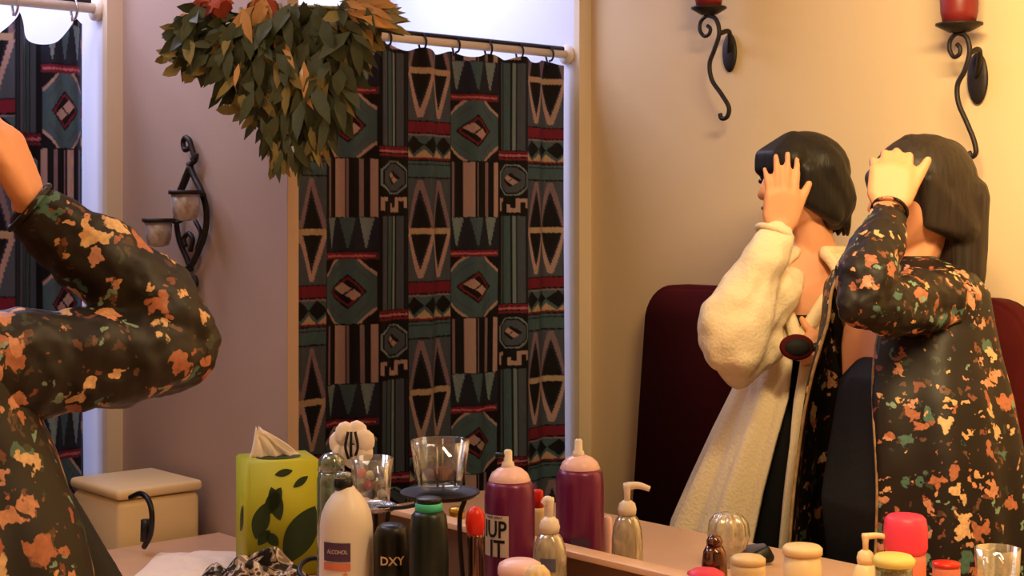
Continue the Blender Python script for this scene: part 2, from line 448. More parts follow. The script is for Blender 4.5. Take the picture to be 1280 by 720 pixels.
# plane metres -> pattern units: period .39 m wide, .398 high, phase from octagon column start
CX = XC-.035
p_ref = on_x(350+145/2.482, 30+118/2.482, CX)      # u=0, v=0 of the pattern
def curtain_grid(name, y0, y1, z0, ztopf, ny, nz, fold, parent, sgn=1, uoff=0., gather=1.):
    me = D.meshes.new(name)
    ys = np.linspace(y0, y1, ny); q = np.linspace(0, 1, nz)
    zt = np.array([ztopf(y) for y in ys])
    Yg = np.repeat(ys[:, None], nz, 1); Zg = zt[:, None]*(1-q)[None]+z0*q[None]
    Xg = CX+fold(Yg, Zg)
    co = np.stack([Xg, Yg, Zg], -1).reshape(-1, 3)
    U = ((Yg-p_ref.y)*sgn*gather)/.39*385+uoff; V = (p_ref.z-Zg)/.398*513
    col = pattern(U, V).reshape(-1, 3)
    idx = np.arange(ny*nz).reshape(ny, nz)
    fc = np.stack([idx[:-1, :-1], idx[1:, :-1], idx[1:, 1:], idx[:-1, 1:]], -1).reshape(-1, 4)
    me.vertices.add(len(co)); me.vertices.foreach_set('co', (co-np.array(parent.location)).ravel())
    me.loops.add(fc.size); me.loops.foreach_set('vertex_index', fc.ravel().astype(np.int32))
    me.polygons.add(len(fc)); me.polygons.foreach_set('loop_start', np.arange(0, fc.size, 4, dtype=np.int32))
    me.polygons.foreach_set('use_smooth', np.ones(len(fc), bool))
    me.update(); me.validate()
    at_ = me.color_attributes.new('Col', 'FLOAT_COLOR', 'POINT')
    at_.data.foreach_set('color', np.concatenate([col, np.ones((len(col), 1))], 1).astype(np.float32).ravel())
    me.materials.append(curtain_mat)
    o = D.objects.new(name, me); COL.objects.link(o); o.parent = parent
    return o
ROD = 1.885
YV0, YV1 = MY+T+.016, on_x(706, 300, CX).y
t = thing('shower_curtain', 'wide dark shower curtain with teal octagons and zigzags filling the mirror centre', 'curtain', (CX, 2.2, ROD))
hooks = np.arange(YV0+.04, YV1+.01, .108)
def ztop_v(y): return ROD-.018-.006*(1-math.cos((y-hooks[0])/.108*2*math.pi))
curtain_grid('curtain_cloth', YV0, YV1, .36, ztop_v, 520, 620,
             lambda y, z: .010*np.sin(y*38+.5*np.sin(z*3))+.012*np.sin(y*17+1)+.006*np.sin(y*83), t)
for y in hooks:
    b = BM(); tube(b, [(CX, y, ROD-.022), (CX+.012, y, ROD-.018), (CX+.016, y, ROD), (CX, y, ROD+.018), (CX-.014, y, ROD), (CX-.006, y, ROD-.03)], .0028, 6)
    obj('hook', b, M['iron'], t)
t = thing('shower_curtain', 'dark patterned curtain with drooping top edge hanging beside the white tub wall, left edge', 'curtain', (CX, 1.1, ROD))
YE = on_x(108, 200, CX).y
hk = [YE-.028, YE-.155, YE-.28, YE-.41, YE-.55, YE-.7, YE-.85, YE-1.0]
def ztop_r(y):
    for a_, b_ in zip(hk, hk[1:]):
        if b_ <= y <= a_:
            return ROD-.024-.060*math.sin((y-b_)/(a_-b_)*math.pi)**.8
    return ROD-.024-.3*max(0, y-hk[0])
curtain_grid('curtain_cloth', .30, YE, .36, ztop_r, 520, 520,
             lambda y, z: .016*np.sin(y*60+.6*np.sin(z*3))+.010*np.sin(y*97+1), t, sgn=-1, uoff=250, gather=1.5)
for y in hk:
    b = BM(); tube(b, [(CX, y, ROD-.03), (CX+.012, y, ROD-.02), (CX+.016, y, ROD), (CX, y, ROD+.018), (CX-.014, y, ROD), (CX-.006, y, ROD-.03)], .0028, 6)
    obj('hook', b, M['foil'], t)
for (a_, b_, lb) in ((YV0-.007, YB-.045, 'bright metal curtain rod with dark rings over the wide curtain in the mirror'),
                     (YR+.045, MY-.033, 'curtain rod above the curtain at the upper left')):
    t = thing('curtain_rod', lb, 'curtain rod', (CX, (a_+b_)/2, ROD))
    b = BM(); tube(b, [(CX, a_, ROD), (CX, b_, ROD)], .011, 12, smooth=False); obj('pole', b, M['white'], t)
    b = BM(); tube(b, [(CX, a_+.02, ROD+.014), (CX, b_-.02, ROD+.014)], .007, 10, smooth=False); obj('dark_track', b, M['iron'], t)
    for yy in (a_, b_):
        b = BM(); s = 1 if yy == a_ else -1
        tube(b, [(CX, yy, ROD), (CX, yy+s*.012, ROD)], .026, 16, smooth=False); obj('flange', b, M['white'], t)

# ------------------------------------------------------------------ iron sconces
def px_tube(bm, pts, y, r, n=6):
    tube(bm, [on_y(px, py, y) for px, py in pts], r, 8, n)
def red_sconce(label, cup, dish, curl, stem, plate, prad, y0):
    root = on_y(plate[0], plate[1], YB)
    t = thing('wall_sconce', label, 'wall sconce', root, 'red candle sconces on the cream wall')
    ya = YB-.085
    b = BM(); c = on_y(plate[0], plate[1], YB-.008); px_m = (c-Vector((0, 0, CH))).length/F
    res = bmesh.ops.create_uvsphere(b, u_segments=28, v_segments=14, radius=1)
    for v in res['verts']: v.co = Vector((c.x+v.co.x*prad[0]*px_m*1.25, c.y+v.co.y*.008, c.z+v.co.z*prad[1]*px_m))
    obj('back_plate', b, M['iron'], t)
    b = BM(); px_tube(b, stem, ya, .0055); obj('scroll_stem', b, M['iron'], t)
    b = BM(); px_tube(b, curl, ya, .0048); obj('scroll_curl', b, M['iron'], t)
    b = BM(); m = stem[2]; q = on_y(m[0], m[1], ya); tube(b, [q, (q.x+.002, YB-.05, q.z+.006), (c.x, YB-.01, c.z)], .006); obj('bracket', b, M['iron'], t)
    q = on_y(dish[0], dish[1], ya); s = (q-Vector((0, 0, CH))).length/F*.99
    b = BM(); lathe(b, q.x, q.y, [(.001, q.z-.012), (dish[2]*.45*s, q.z-.010), (dish[2]*s, q.z+.004), (dish[2]*s, q.z+.008), (.001, q.z+.007)], 28); obj('candle_dish', b, M['iron'], t)
    b = BM(); R = cup*s
    lathe(b, q.x, q.y, [(R*.8, q.z+.008), (R*.92, q.z+.03), (R, q.z+.10), (R*.95, q.z+.105), (R*.86, q.z+.10), (R*.7, q.z+.02), (.001, q.z+.02)], 28); obj('candle_cup', b, M['red_glass'], t)
red_sconce('smaller black iron scroll sconce with red candle cup, above the robed woman', 19, (886, 13, 22),
           [(893, 22), (884, 20), (876, 27), (875, 38), (880, 45), (886, 43), (888, 36), (884, 32)],
           [(888, 18), (896, 26), (899, 42), (893, 62), (887, 80), (890, 100), (902, 118), (911, 134), (909, 146), (902, 148), (900, 142)], (912, 66), (9, 24), 0)
red_sconce('larger black iron scroll sconce with red candle cup, above the floral-jacket woman', 24, (1199, 34, 28),
           [(1206, 44), (1196, 42), (1188, 50), (1187, 62), (1192, 71), (1199, 68), (1200, 60), (1196, 55)],
           [(1200, 40), (1209, 48), (1212, 66), (1206, 88), (1197, 106), (1198, 128), (1208, 152), (1217, 174), (1220, 190), (1215, 196), (1211, 190)], (1222, 98), (11, 31), 0)

# two-cup iron holder beside the mirror
root = on_y(238, 270, MY)
t = thing('candle_sconce', 'black iron scroll holder with two frosted candle cups on the shaded wall', 'wall sconce', root)
yh = MY-.014
for nm, pts, r in (('scroll_bar', [(244, 200), (238, 207), (231, 222), (226, 238), (222, 252), (220, 272), (224, 300), (233, 322), (239, 338)], .0055),
                   ('scroll_bar', [(236, 204), (243, 222), (252, 240), (258, 264), (256, 292), (248, 314), (240, 330), (232, 340), (236, 350)], .0062),
                   ('scroll_bar', [(238, 208), (231, 226), (225, 240)], .0075),
                   ('top_curl', [(242, 204), (243, 196), (240, 186), (237, 176), (232, 172), (229, 178), (231, 187), (235, 186)], .0055),
                   ('top_curl', [(240, 198), (245, 198), (246, 192)], .0045),
                   ('bottom_curl', [(236, 336), (232, 344), (235, 352), (241, 360), (245, 354), (243, 346)], .0055),
                   ('inner_curl', [(244, 276), (251, 292), (246, 312)], .0045),
                   ('inner_curl', [(232, 308), (230, 298), (236, 292), (241, 300), (238, 314)], .005)):
    b = BM(); px_tube(b, pts, yh, r); obj(nm, b, M['iron'], t)
yc = MY-.055
for (cx_, ytop, ybot, hw) in ((232, 240, 276, 18), (198, 275, 309, 17)):
    q = on_y(cx_, ytop, yc); s = (q-Vector((0, 0, CH))).length/F*.985
    zb = on_y(cx_, ybot, yc).z; R = hw*s
    b = BM(); lathe(b, q.x, q.y, [(R*.3, zb), (R*.75, zb+.004), (R*.93, zb+.018), (R, q.z-.002), (R*.93, q.z-.002), (R*.86, zb+.02), (.001, zb+.008)], 26)
    cup = obj('candle_cup', b, M['frosted'], t)
    b = BM(); lathe(b, q.x, q.y, [(R*.98, q.z-.005), (R*1.18, q.z-.004), (R*1.18, q.z+.003), (R*.98, q.z+.003)], 26, cap=False); obj('ring', b, M['iron'], t)
    b = BM(); lathe(b, q.x, q.y, [(R*.8, zb+.008), (R*.84, zb+.03), (.001, zb+.032)], 20); obj('candle', b, M['gl2'] if cx_ < 210 else M['frosted'], cup)
    b = BM(); tube(b, [(q.x, q.y+R, q.z), (q.x+.01, yh-.008, q.z-.005), (on_y(228, ytop+2, yh).x, yh, q.z)], .004); obj('arm', b, M['iron'], t)

# ------------------------------------------------------------------ burgundy seat back against the far wall
t = thing('settee', 'tall dark burgundy upholstered seat back standing against the wall behind the women', 'chair', (-2.2, 2.8, 0))
pl, pr = on_y(812, 360, YB-.07), on_y(1292, 360, YB-.07)
def rounded_panel(bm, x0, x1, z0, z1, yf, yb, r, flare):
    pts = []
    for k in range(9):
        a = math.pi-k/8*math.pi/2; pts.append((x0+r+r*math.cos(a), z1-r+r*math.sin(a)))
    for k in range(9):
        a = math.pi/2-k/8*math.pi/2; pts.append((x1-r+r*math.cos(a), z1-r+r*math.sin(a)))
    pts += [(x1+flare, z0), (x0-flare, z0)]
    fr = [bm.verts.new((x, yf, z)) for x, z in pts]; bk = [bm.verts.new((x, yb, z)) for x, z in pts]
    bm.faces.new(fr); bm.faces.new(list(reversed(bk)))
    n = len(pts)
    for i in range(n): bm.faces.new((fr[i], bk[i], bk[(i+1) % n], fr[(i+1) % n]))
    bmesh.ops.recalc_face_normals(bm, faces=bm.faces)
    bmesh.ops.bevel(bm, geom=[e for e in bm.edges if abs(e.verts[0].co.y-e.verts[1].co.y) < 1e-6], offset=.012, segments=3, affect='EDGES')
b = BM(); rounded_panel(b, pl.x-.01, pr.x, .40, on_y(850, 356, YB-.07).z, YB-.09, YB-.012, .10, .07); obj('backrest', b, M['burg'], t)
b = BM(); rbox(b, ((pl.x+pr.x)/2, YB-.085, .40), (pr.x-pl.x+.1, .14, .12), 0, .03); obj('seat', b, M['burg'], t)
for x in (pl.x+.02, pr.x-.02):
    for y in (YB-.13, YB-.04):
        b = BM(); tube(b, [(x, y, 0), (x, y, .34)], lambda q: .014+.008*q, 10, smooth=False); obj('leg', b, M['iron'], t)

# ------------------------------------------------------------------ people
MIR = lambda p: Vector((p.x, 2*MY-p.y, p.z))
def flip_bm(bm):
    for v in bm.verts: v.co = MIR(v.co)
    bmesh.ops.reverse_faces(bm, faces=bm.faces)
def hand(bm, wrist, d, nrm, scale=1., thumb=1, curl=(.2, .25, .2), spread=.12, tcurl=.5, fcurl=None, fl=1., tang=.5):
    """d: wrist->knuckles, nrm: back of hand normal, fingers curl away from nrm"""
    d = d.normalized(); nrm = (nrm-d*nrm.dot(d)).normalized(); s = d.cross(nrm)*thumb     # s: toward the thumb
    k = scale
    P = lambda a, c, h=0: wrist+d*a*k+s*c*k+nrm*h*k
    hull(bm, [(P(0, .014), .016*k), (P(0, -.012), .015*k), (P(.035, .032), .014*k), (P(.078, .032), .012*k), (P(.078, -.03), .011*k), (P(.03, -.03), .013*k), (P(.086, .002), .012*k)])
    lens = [(.040, .024, .020), (.045, .028, .021), (.042, .026, .020), (.032, .019, .018)]
    for i, c in enumerate((.032, .011, -.010, -.030)):
        cu = fcurl[i] if fcurl else curl
        base = P(.082-(.006 if i == 3 else 0), c)
        ang = spread*(1.5-i); dd = (d*math.cos(ang)+s*math.sin(ang)).normalized(); nn = nrm
        r = (.0098 if i < 3 else .0086)*k; p = base
        for j in range(3):
            a = cu[j]; dd2 = dd*math.cos(a)-nn*math.sin(a); nn = nn*math.cos(a)+dd*math.sin(a); dd = dd2
            q = p+dd*lens[i][j]*k*fl
            r2 = r*(.92 if j < 2 else .84)
            hull(bm, [(p, r), (q, r2)]); p, r = q, r2
    # thumb
    p = P(.018, .028); dd = (d*math.cos(tang)+s*math.sin(tang)-nrm*.12).normalized(); nn = s.cross(dd)
    for L_, r0, r1, a in ((.042, .015, .0125, 0), (.032, .0125, .011, tcurl), (.026, .011, .0088, tcurl*.7)):
        ax = nrm; dd = (Matrix.Rotation(-a*thumb*.55, 3, ax) @ dd).normalized(); dd = (dd-nrm*.10*a).normalized()
        q = p+dd*L_*k; hull(bm, [(p, r0*k), (q, r1*k)]); p = q
def head_shape(bm, c, f, up, k=1.):
    """c: head centre, f: face direction"""
    f = f.normalized(); sd = f.cross(up).normalized()
    P = lambda a, s, h: c+f*a*k+sd*s*k+up*h*k
    ellip(bm, P(-.008, 0, .022), (.072*k, .092*k, .088*k), f, up)
    hull(bm, [(P(.03, .03, -.03), .038*k), (P(.03, -.03, -.03), .038*k), (P(.055, .0, -.092), .019*k), (P(.06, .014, -.088), .014*k), (P(.06, -.014, -.088), .014*k),
              (P(-.02, .045, -.05), .02*k), (P(-.02, -.045, -.05), .02*k), (P(.055, .02, .045), .035*k), (P(.055, -.02, .045), .035*k)])
    hull(bm, [(P(.092, 0, .012), .008*k), (P(.108, 0, -.024), .009*k), (P(.096, .011, -.030), .007*k), (P(.096, -.011, -.030), .007*k)])   # nose
    ellip(bm, P(.087, 0, -.052), (.022*k, .010*k, .008*k), f, up, 2)
    for s in (-1, 1):
        ellip(bm, P(-.012, s*.074, -.008), (.007*k, .017*k, .028*k), f, up, 2)
        ellip(bm, P(.078, s*.034, .028), (.024*k, .012*k, .008*k), f, up, 2)
    return P
def face_bits(P, par, f, up, k, tr=None):
    for s in (-1, 1):
        b = BM(); ellip(b, P(.083, s*.031, .008), (.013*k, .007*k, .007*k), f, up, 2)
        if tr: flip_bm(b)
        obj('eye', b, M['eye'], par)
        b = BM(); tube(b, [P(.084, s*.012, .030), P(.087, s*.030, .036), P(.074, s*.050, .030)], .0036*k)
        if tr: flip_bm(b)
        obj('eyebrow', b, M['hair'], par)
    b = BM(); ellip(b, P(.092, 0, -.053), (.021*k, .007*k, .007*k), f, up, 2)
    if tr: flip_bm(b)
    obj('lips', b, M['lip'], par)
def garment(bm, rings, f0, seg=96, amp=0., kf=9, seed=0):
    """rings: (centre, r_side, r_front, gap half angle, fold amp); open at the front. returns the two edges"""
    prev = None; e0, e1 = [], []
    for c, rs, rf, gap, am in rings:
        ring = []
        for i in range(seg+1):
            gl_, gr_ = gap if isinstance(gap, tuple) else (gap, gap)
            a = gl_+(2*math.pi-gl_-gr_)*i/seg
            w = 1+am*(math.sin(a*kf+seed+c.z*1.5)+.6*math.sin(a*kf*1.9+seed*2+c.z*3))
            fd = f0; sd = fd.cross(Vector((0, 0, 1))).normalized()
            ring.append(bm.verts.new(c+fd*math.cos(a)*rf*w+sd*math.sin(a)*rs*w))
        e0.append(ring[0].co.copy()); e1.append(ring[-1].co.copy())
        if prev:
            for i in range(seg): bm.faces.new((prev[i], prev[i+1], ring[i+1], ring[i]))
        prev = ring
    return e0, e1
def ringlerp(rings, n=5):
    out = []
    for a, b in zip(rings, rings[1:]):
        for k in range(n):
            t = k/n
            out.append((a[0].lerp(b[0], t),)+tuple(tuple(u*(1-t)+v*t for u, v in zip(a[i], b[i])) if isinstance(a[i], tuple) else a[i]*(1-t)+b[i]*t for i in range(1, 5)))
    out.append(rings[-1]); return out
UP = Vector((0, 0, 1))

# ---- robed woman with a bob (seen in the mirror)
def robe_woman():
    Y = 3.20
    root = at(1000, 400, Y); root.z = 0
    t = thing('person', 'woman with short black bob in open white bathrobe, hand over her face', 'person', root)
    f = dirv(-.92, -.42).normalized(); tf = dirv(-.34, -1).normalized(); ts = tf.cross(UP).normalized()
    hc = at(1001, 231, Y); k = .93
    b = BM(); P = head_shape(b, hc, f, UP, k)
    neck = at(1016, 318, Y+.02); chest = at(1014, 385, Y+.02); waist = at(1006, 490, Y+.02); hip = at(1000, 570, Y+.02)
    hull(b, [(hc+Vector((0, 0, -.05))-f*.02, .045), (neck, .050)])
    shl = at(962, 356, Y); shr = at(1072, 356, Y+.03)
    hull(b, [(neck, .05), (shl, .045), (shr, .045), (chest, .085)])
    hull(b, [(chest+ts*.06, .09), (chest-ts*.06, .09), (waist+ts*.04, .085), (waist-ts*.04, .085)])
    hull(b, [(waist+ts*.04, .085), (waist-ts*.04, .085), (hip+ts*.07, .095), (hip-ts*.07, .095)])
    for s in (-1, 1):
        h0 = hip+ts*.075*s; kn = Vector((h0.x, h0.y, .47)); an = Vector((h0.x, h0.y, .09))
        hull(b, [(h0, .08), (kn, .052)]); hull(b, [(kn, .052), (an, .034)])
        hull(b, [(an-Vector((0, 0, .045)), .035), (an+tf*.14-Vector((0, 0, .062)), .024)])
    # raised arm to the face
    wr = at(975, 287, 3.07); el = at(912, 425, 3.02)
    hull(b, [(shl, .045), (el, .037)]); hull(b, [(el, .037), (wr, .023)])
    hd = (at(978, 205, 3.07)-wr)
    hand(b, wr, hd, dirv(.12, -1, .05), .88, thumb=1, fcurl=[(.1, .15, .15), (.02, .08, .1), (.05, .1, .1), (.1, .3, .3)], spread=.06, tcurl=.1, tang=.38)
    # lower hand with the brush
    el2 = at(1096, 455, 3.17); wr2 = at(1050, 434, 3.065)
    hull(b, [(shr, .042), (el2, .035)]); hull(b, [(el2, .035), (wr2, .022)])
    hand(b, wr2, dirv(-1, -.15, -.05), dirv(.1, -1, .35), .78, thumb=1, curl=(.9, 1.1, .7), spread=.03, tcurl=1.2, tang=.25)
    body = obj('body', b, M['skin'], t, mods=[remesh(.0045, 4)])
    face_bits(P, t, f, UP, k)
    # hair: chin-length bob
    b = BM(); Q = lambda a, s, h: hc+(f*a+f.cross(UP).normalized()*s+UP*h)*.94
    ellip(b, Q(-.012, 0, .030), (.084, .101, .086), f)
    hull(b, [(Q(-.02, .045, .04), .052), (Q(-.02, -.045, .04), .052), (Q(-.06, .04, -.03), .050), (Q(-.06, -.04, -.03), .050), (Q(-.055, .05, -.075), .026), (Q(-.055, -.05, -.075), .026), (Q(-.10, 0, -.055), .024)])
    for s in (-1, 1):
        hull(b, [(Q(.03, s*.068, .03), .020), (Q(.035, s*.066, -.035), .013), (Q(-.04, s*.070, -.07), .020), (Q(-.04, s*.06, .04), .03)])
    hull(b, [(Q(.055, .05, .055), .028), (Q(.055, -.05, .055), .028), (Q(.086, .03, .034), .014), (Q(.086, -.03, .034), .014), (Q(.084, .03, .065), .014), (Q(.084, -.03, .065), .014), (Q(.02, 0, .09), .03)])
    for i in range(16):
        s = -.06+.12*i/15
        hull(b, [(Q(-.07-.03*math.cos(s*20), s, -.04), .012), (Q(-.075-.03*math.cos(s*20), s*1.02, -.098-.008*(i % 3)), .0045)])
    obj('hair', b, M['hair'], t, mods=[remesh(.004, 6)])
    # black top under the robe
    b = BM()
    hull(b, [(chest+ts*.06+tf*.004-UP*.04, .094), (chest-ts*.06+tf*.004-UP*.04, .094), (waist+ts*.04, .092), (waist-ts*.04, .092)])
    hull(b, [(waist+ts*.04, .092), (waist-ts*.04, .092), (hip+ts*.07, .10), (hip-ts*.07, .10)])
    hull(b, [(hip+ts*.07, .10), (hip-ts*.07, .10), (hip+ts*.08-UP*.35, .11), (hip-ts*.08-UP*.35, .11)])
    obj('black_dress', b, M['black'], t, mods=[remesh(.007, 5)])
    # robe body
    c = lambda px, py: at(px, py, Y+.02)
    rings = [(c(1017, 314), .062, .060, .50, 0), (c(1017, 326), .100, .075, .52, 0), (c(1016, 340), .140, .090, .48, .004), (c(1014, 362), .158, .105, .34, .008),
             (c(1012, 388), .152, .116, .19, .012), (c(1010, 415), .142, .122, .05, .016), (c(1006, 450), .132, .125, .06, .022), (c(1001, 490), .135, .130, .05, .045),
             (c(992, 540), .158, .145, .09, .055), (c(982, 600), .185, .160, .12, .06), (c(974, 660), .215, .172, .13, .06), (c(970, 740), .245, .19, .09, .05), (c(964, 860), .27, .21, .1, .05)]
    b = BM(); e0, e1 = garment(b, ringlerp(rings), tf, amp=0, kf=11, seed=1)
    rb = obj('bathrobe', b, M['robe'], t, mods=[solid(.008)])
    for e in (e0, e1):
        r0 = rings[0]; sg = 1 if e is e0 else -1
        nk = [r0[0]+tf*math.cos(a)*r0[2]+ts*sg*math.sin(a)*r0[1] for a in (2.9, 2.4, 1.9, 1.4, .9)]
        b = BM(); tube(b, nk+[p+tf*.006 for p in e[:30:3]], lambda q: .011+.004*q, 8, 3); obj('collar', b, M['robe'], rb)
    # sleeves
    b = BM()
    ch = [(at(968, 294, 3.07), .036), (at(955, 322, 3.05), .048), (at(938, 355, 3.04), .060), (at(920, 398, 3.02), .070), (at(918, 428, 3.02), .068)]
    for p, q in zip(ch, ch[1:]): hull(b, [p, q])
    hull(b, [(at(918, 428, 3.03), .064), (at(940, 385, 3.08), .072), (at(965, 362, 3.12), .060)])
    hull(b, [(at(965, 362, 3.12), .060), (at(982, 354, 3.18), .045)])
    hull(b, [(at(914, 428, 3.04), .060), (at(922, 462, 3.04), .034), (at(950, 430, 3.08), .055)])
    obj('robe_sleeve', b, M['robe'], t, mods=[remesh(.006, 8), folds(.045, .13), folds(.010, .06)])
    b = BM()
    # cuff band
    d_ = (at(973, 270, 3.07)-at(955, 322, 3.05)).normalized(); cc = at(968, 291, 3.07)
    ringp = []
    s1 = d_.orthogonal().normalized(); s2 = d_.cross(s1)
    tube(b, [cc+(s1*math.cos(a)+s2*math.sin(a))*.036 for a in [2*math.pi*i/24 for i in range(25)]], .006, 8, 1)
    obj('cuff', b, M['robe'], t)
    b = BM()
    for p, q in zip([(at(1060, 366, 3.22), .06), (at(1088, 410, 3.21), .055), (at(1096, 455, 3.17), .052)], [(at(1088, 410, 3.21), .055), (at(1096, 455, 3.17), .052), (at(1066, 442, 3.12), .040)]): hull(b, [p, q])
    obj('robe_sleeve', b, M['robe'], t, mods=[remesh(.008, 6), folds(.03, .07)])
robe_woman()
# hairbrush
hb = at(996, 434, 3.01)
t = thing('hairbrush', 'dark burgundy oval paddle brush held in front of the white robe', 'hairbrush', hb)
bf = dirv(.05, -1, .1).normalized()
b = BM(); ellip(b, hb, (.035, .011, .026), bf); obj('brush_head', b, M['burg'], t)
b = BM(); ellip(b, hb+bf*.006, (.026, .010, .018), bf); obj('cushion', b, M['black'], t)
b = BM(); tube(b, [hb+dirv(.03, 0, -.001), hb+dirv(.055, 0, .002), hb+dirv(.10, .01, .004), hb+dirv(.125, .01, .004)], lambda q: .008+.004*math.sin(q*3), 10); obj('handle', b, M['blackp'], t)

# ---- woman in the floral jacket: once in the mirror, once standing at the left of the counter
def floral_woman(tr):
    fx = flip_bm if tr else (lambda b: None)
    c0 = W(.72, 2.80, 0)
    if tr: c0 = MIR(c0)
    c0.z = 0
    if tr: t = thing('person', 'woman in dark floral jacket cut off by the left edge, elbow raised', 'person', c0)
    else: t = thing('person', 'long-haired woman in dark floral jacket in the mirror, hand on her head', 'person', c0)
    def mk(name, b, m, par=None, mods=()):
        fx(b); return obj(name, b, m, par or t, mods=mods)
    E = W(.570, 2.548, -.155); Wr = W(.674, 2.719, .012); S = W(.800, 2.755, -.155); S2 = W(.668, 2.985, -.155)
    sc = (S+S2)/2; chest = W(.742, 2.845, -.25); waist = W(.715, 2.79, -.38); pelv = W(.705, 2.765, -.52) if not tr else W(.680, 2.725, -.52)
    tf = dirv(-.877, -.48).normalized(); ts = tf.cross(UP).normalized()
    hc = at(1150, 246, 2.87); f = dirv(-.93, -.36).normalized()
    b = BM(); P = head_shape(b, hc, f, UP, 1.0)
    hull(b, [(hc-f*.02-UP*.06, .045), (sc+UP*.04, .048)])
    hull(b, [(sc+UP*.02, .05), (S, .045), (S2, .045), (chest, .09)])
    hull(b, [(chest+ts*.06, .088), (chest-ts*.06, .088), (waist+ts*.04, .080), (waist-ts*.04, .080)])
    hull(b, [(waist+ts*.04, .080), (waist-ts*.04, .080), (pelv+ts*.07, .095), (pelv-ts*.07, .095)])
    for s in (-1, 1):
        h0 = pelv+ts*.075*s-tf*.03; kn = Vector((h0.x, h0.y, .47))-tf*.03; an = Vector((h0.x, h0.y, .09))-tf*.05
        hull(b, [(h0, .085), (kn, .052)]); hull(b, [(kn, .052), (an, .034)])
        hull(b, [(an-UP*.045, .035), (an+tf*.15-UP*.062, .024)])
    Ei = W(.598, 2.587, -.150)
    hull(b, [(S, .044), (Ei, .031)]); hull(b, [(Ei, .031), (Wr, .023)])
    hand(b, Wr, at(1114, 205, 2.745)-Wr, dirv(-.15, -1, .25), .95, thumb=1, fcurl=[(.5, .7, .5), (.45, .65, .5), (.5, .65, .5), (.6, .6, .5)], spread=.05, tcurl=.05, tang=.40)
    E2 = W(.735, 3.005, -.42); W2 = W(.77, 2.97, -.64)
    hull(b, [(S2, .042), (E2, .035)]); hull(b, [(E2, .035), (W2, .022)])
    hand(b, W2, dirv(-.05, -.1, -1), dirv(.6, .8, 0), .9, thumb=-1, curl=(.3, .4, .3))
    mk('body', b, M['skin2'], mods=[remesh(.0045, 4)])
    if tr:
        PM = P
    face_bits(P, t, f, UP, 1.0, tr)
    # hair
    b = BM(); sdv = f.cross(UP).normalized(); Q = lambda a, s, h: hc+f*a*.94+sdv*s+UP*h
    ellip(b, Q(-.010, 0, .028), (.088, .106, .092), f)
    ellip(b, Q(-.058, 0, .052), (.056, .050, .060), f)
    hull(b, [(Q(.035, .066, .03), .020), (Q(.03, .066, -.05), .012), (Q(-.05, .068, -.06), .03), (Q(-.04, .05, .05), .03)])
    hull(b, [(Q(.035, -.066, .03), .020), (Q(.03, -.066, -.05), .012), (Q(-.05, -.068, -.06), .03), (Q(-.04, -.05, .05), .03)])
    hull(b, [(Q(.072, .045, .035), .022), (Q(.072, -.045, .035), .022), (Q(.085, .03, .0), .010), (Q(.02, 0, .09), .03)])
    hull(b, [(Q(-.075, .045, .0), .045), (Q(-.075, -.045, .0), .045), (Q(-.075, .05, -.14), .038), (Q(-.07, -.05, -.14), .038)])
    hull(b, [(Q(-.075, .05, -.14), .036), (Q(-.07, -.05, -.14), .036), (Q(-.075, .045, -.24), .026), (Q(-.075, -.045, -.24), .026)])
    for i in range(14):
        s = -.07+.14*i/13
        tube(b, [Q(-.085, s*.8, .03), Q(-.098, s, -.06), Q(-.094, s*1.05, -.14), Q(-.088, s*.95, -.25-.02*(i % 3))], lambda q: .012*(1-q*.8), 6)
    mk('hair', b, M['hair2'], mods=[remesh(.0045, 3)])
    # crop top and trousers
    b = BM(); hull(b, [(chest+ts*.06+tf*.006+UP*.03, .093), (chest-ts*.06+tf*.006+UP*.03, .093), (chest+ts*.055, .094), (chest-ts*.055, .094)])
    bmesh.ops.bisect_plane(b, geom=b.verts[:]+b.edges[:]+b.faces[:], plane_co=chest+UP*.028, plane_no=(0, 0, -1), clear_outer=True)
    bmesh.ops.holes_fill(b, edges=[e for e in b.edges if e.is_boundary])
    mk('crop_top', b, M['black'], mods=[remesh(.007, 4)])
    b = BM()
    wz = zat(447, 2.72)-CH
    wst = W(.708, 2.77, wz-.005)
    fw = .03 if tr else .01
    hull(b, [(wst+ts*.045-UP*.08, .088), (wst-ts*.045-UP*.08, .088), (pelv+ts*.05+tf*fw, .105), (pelv-ts*.05+tf*fw, .105)])
    hull(b, [(pelv+ts*.05+tf*fw, .105), (pelv-ts*.05+tf*fw, .105), (pelv+ts*.055-tf*.01-UP*.12, .105), (pelv-ts*.055-tf*.01-UP*.12, .105)])
    for s in (-1, 1):
        h0 = pelv+ts*.065*s-tf*.03-UP*.1; kn = Vector((h0.x, h0.y, .47))-tf*.03; an = Vector((h0.x, h0.y, .11))-tf*.05
        hull(b, [(h0, .098), (kn, .075)]); hull(b, [(kn, .075), (an, .075)])
    bmesh.ops.bisect_plane(b, geom=b.verts[:]+b.edges[:]+b.faces[:], plane_co=wst, plane_no=(0, 0, 1), clear_outer=False)
    mk('trousers', b, M['black'], mods=[remesh(.006, 4)])
    # jacket body
    R = lambda X, Y, py, YY=2.80: W(X, Y, zat(py, YY)-CH)
    rings = [(R(.735, 2.872, 322), .060, .055, .5, 0), (R(.735, 2.872, 332), .115, .070, .55, 0), (R(.735, 2.87, 343), .165, .088, .55, .003), (R(.737, 2.862, 365), .182, .112, .5, .006),
             (R(.738, 2.855, 400), .180, .128, .45, .010), (R(.735, 2.835, 440), .180, .140, .42, .015), (R(.733, 2.82, 490), .195, .150, .42, .02),
             (R(.733, 2.81, 560), .215, .150, .44, .025), (R(.733, 2.81, 640), .230, .158, .44, .03), (R(.733, 2.81, 760), .245, .17, .42, .03), (R(.733, 2.81, 900), .26, .18, .42, .03)]
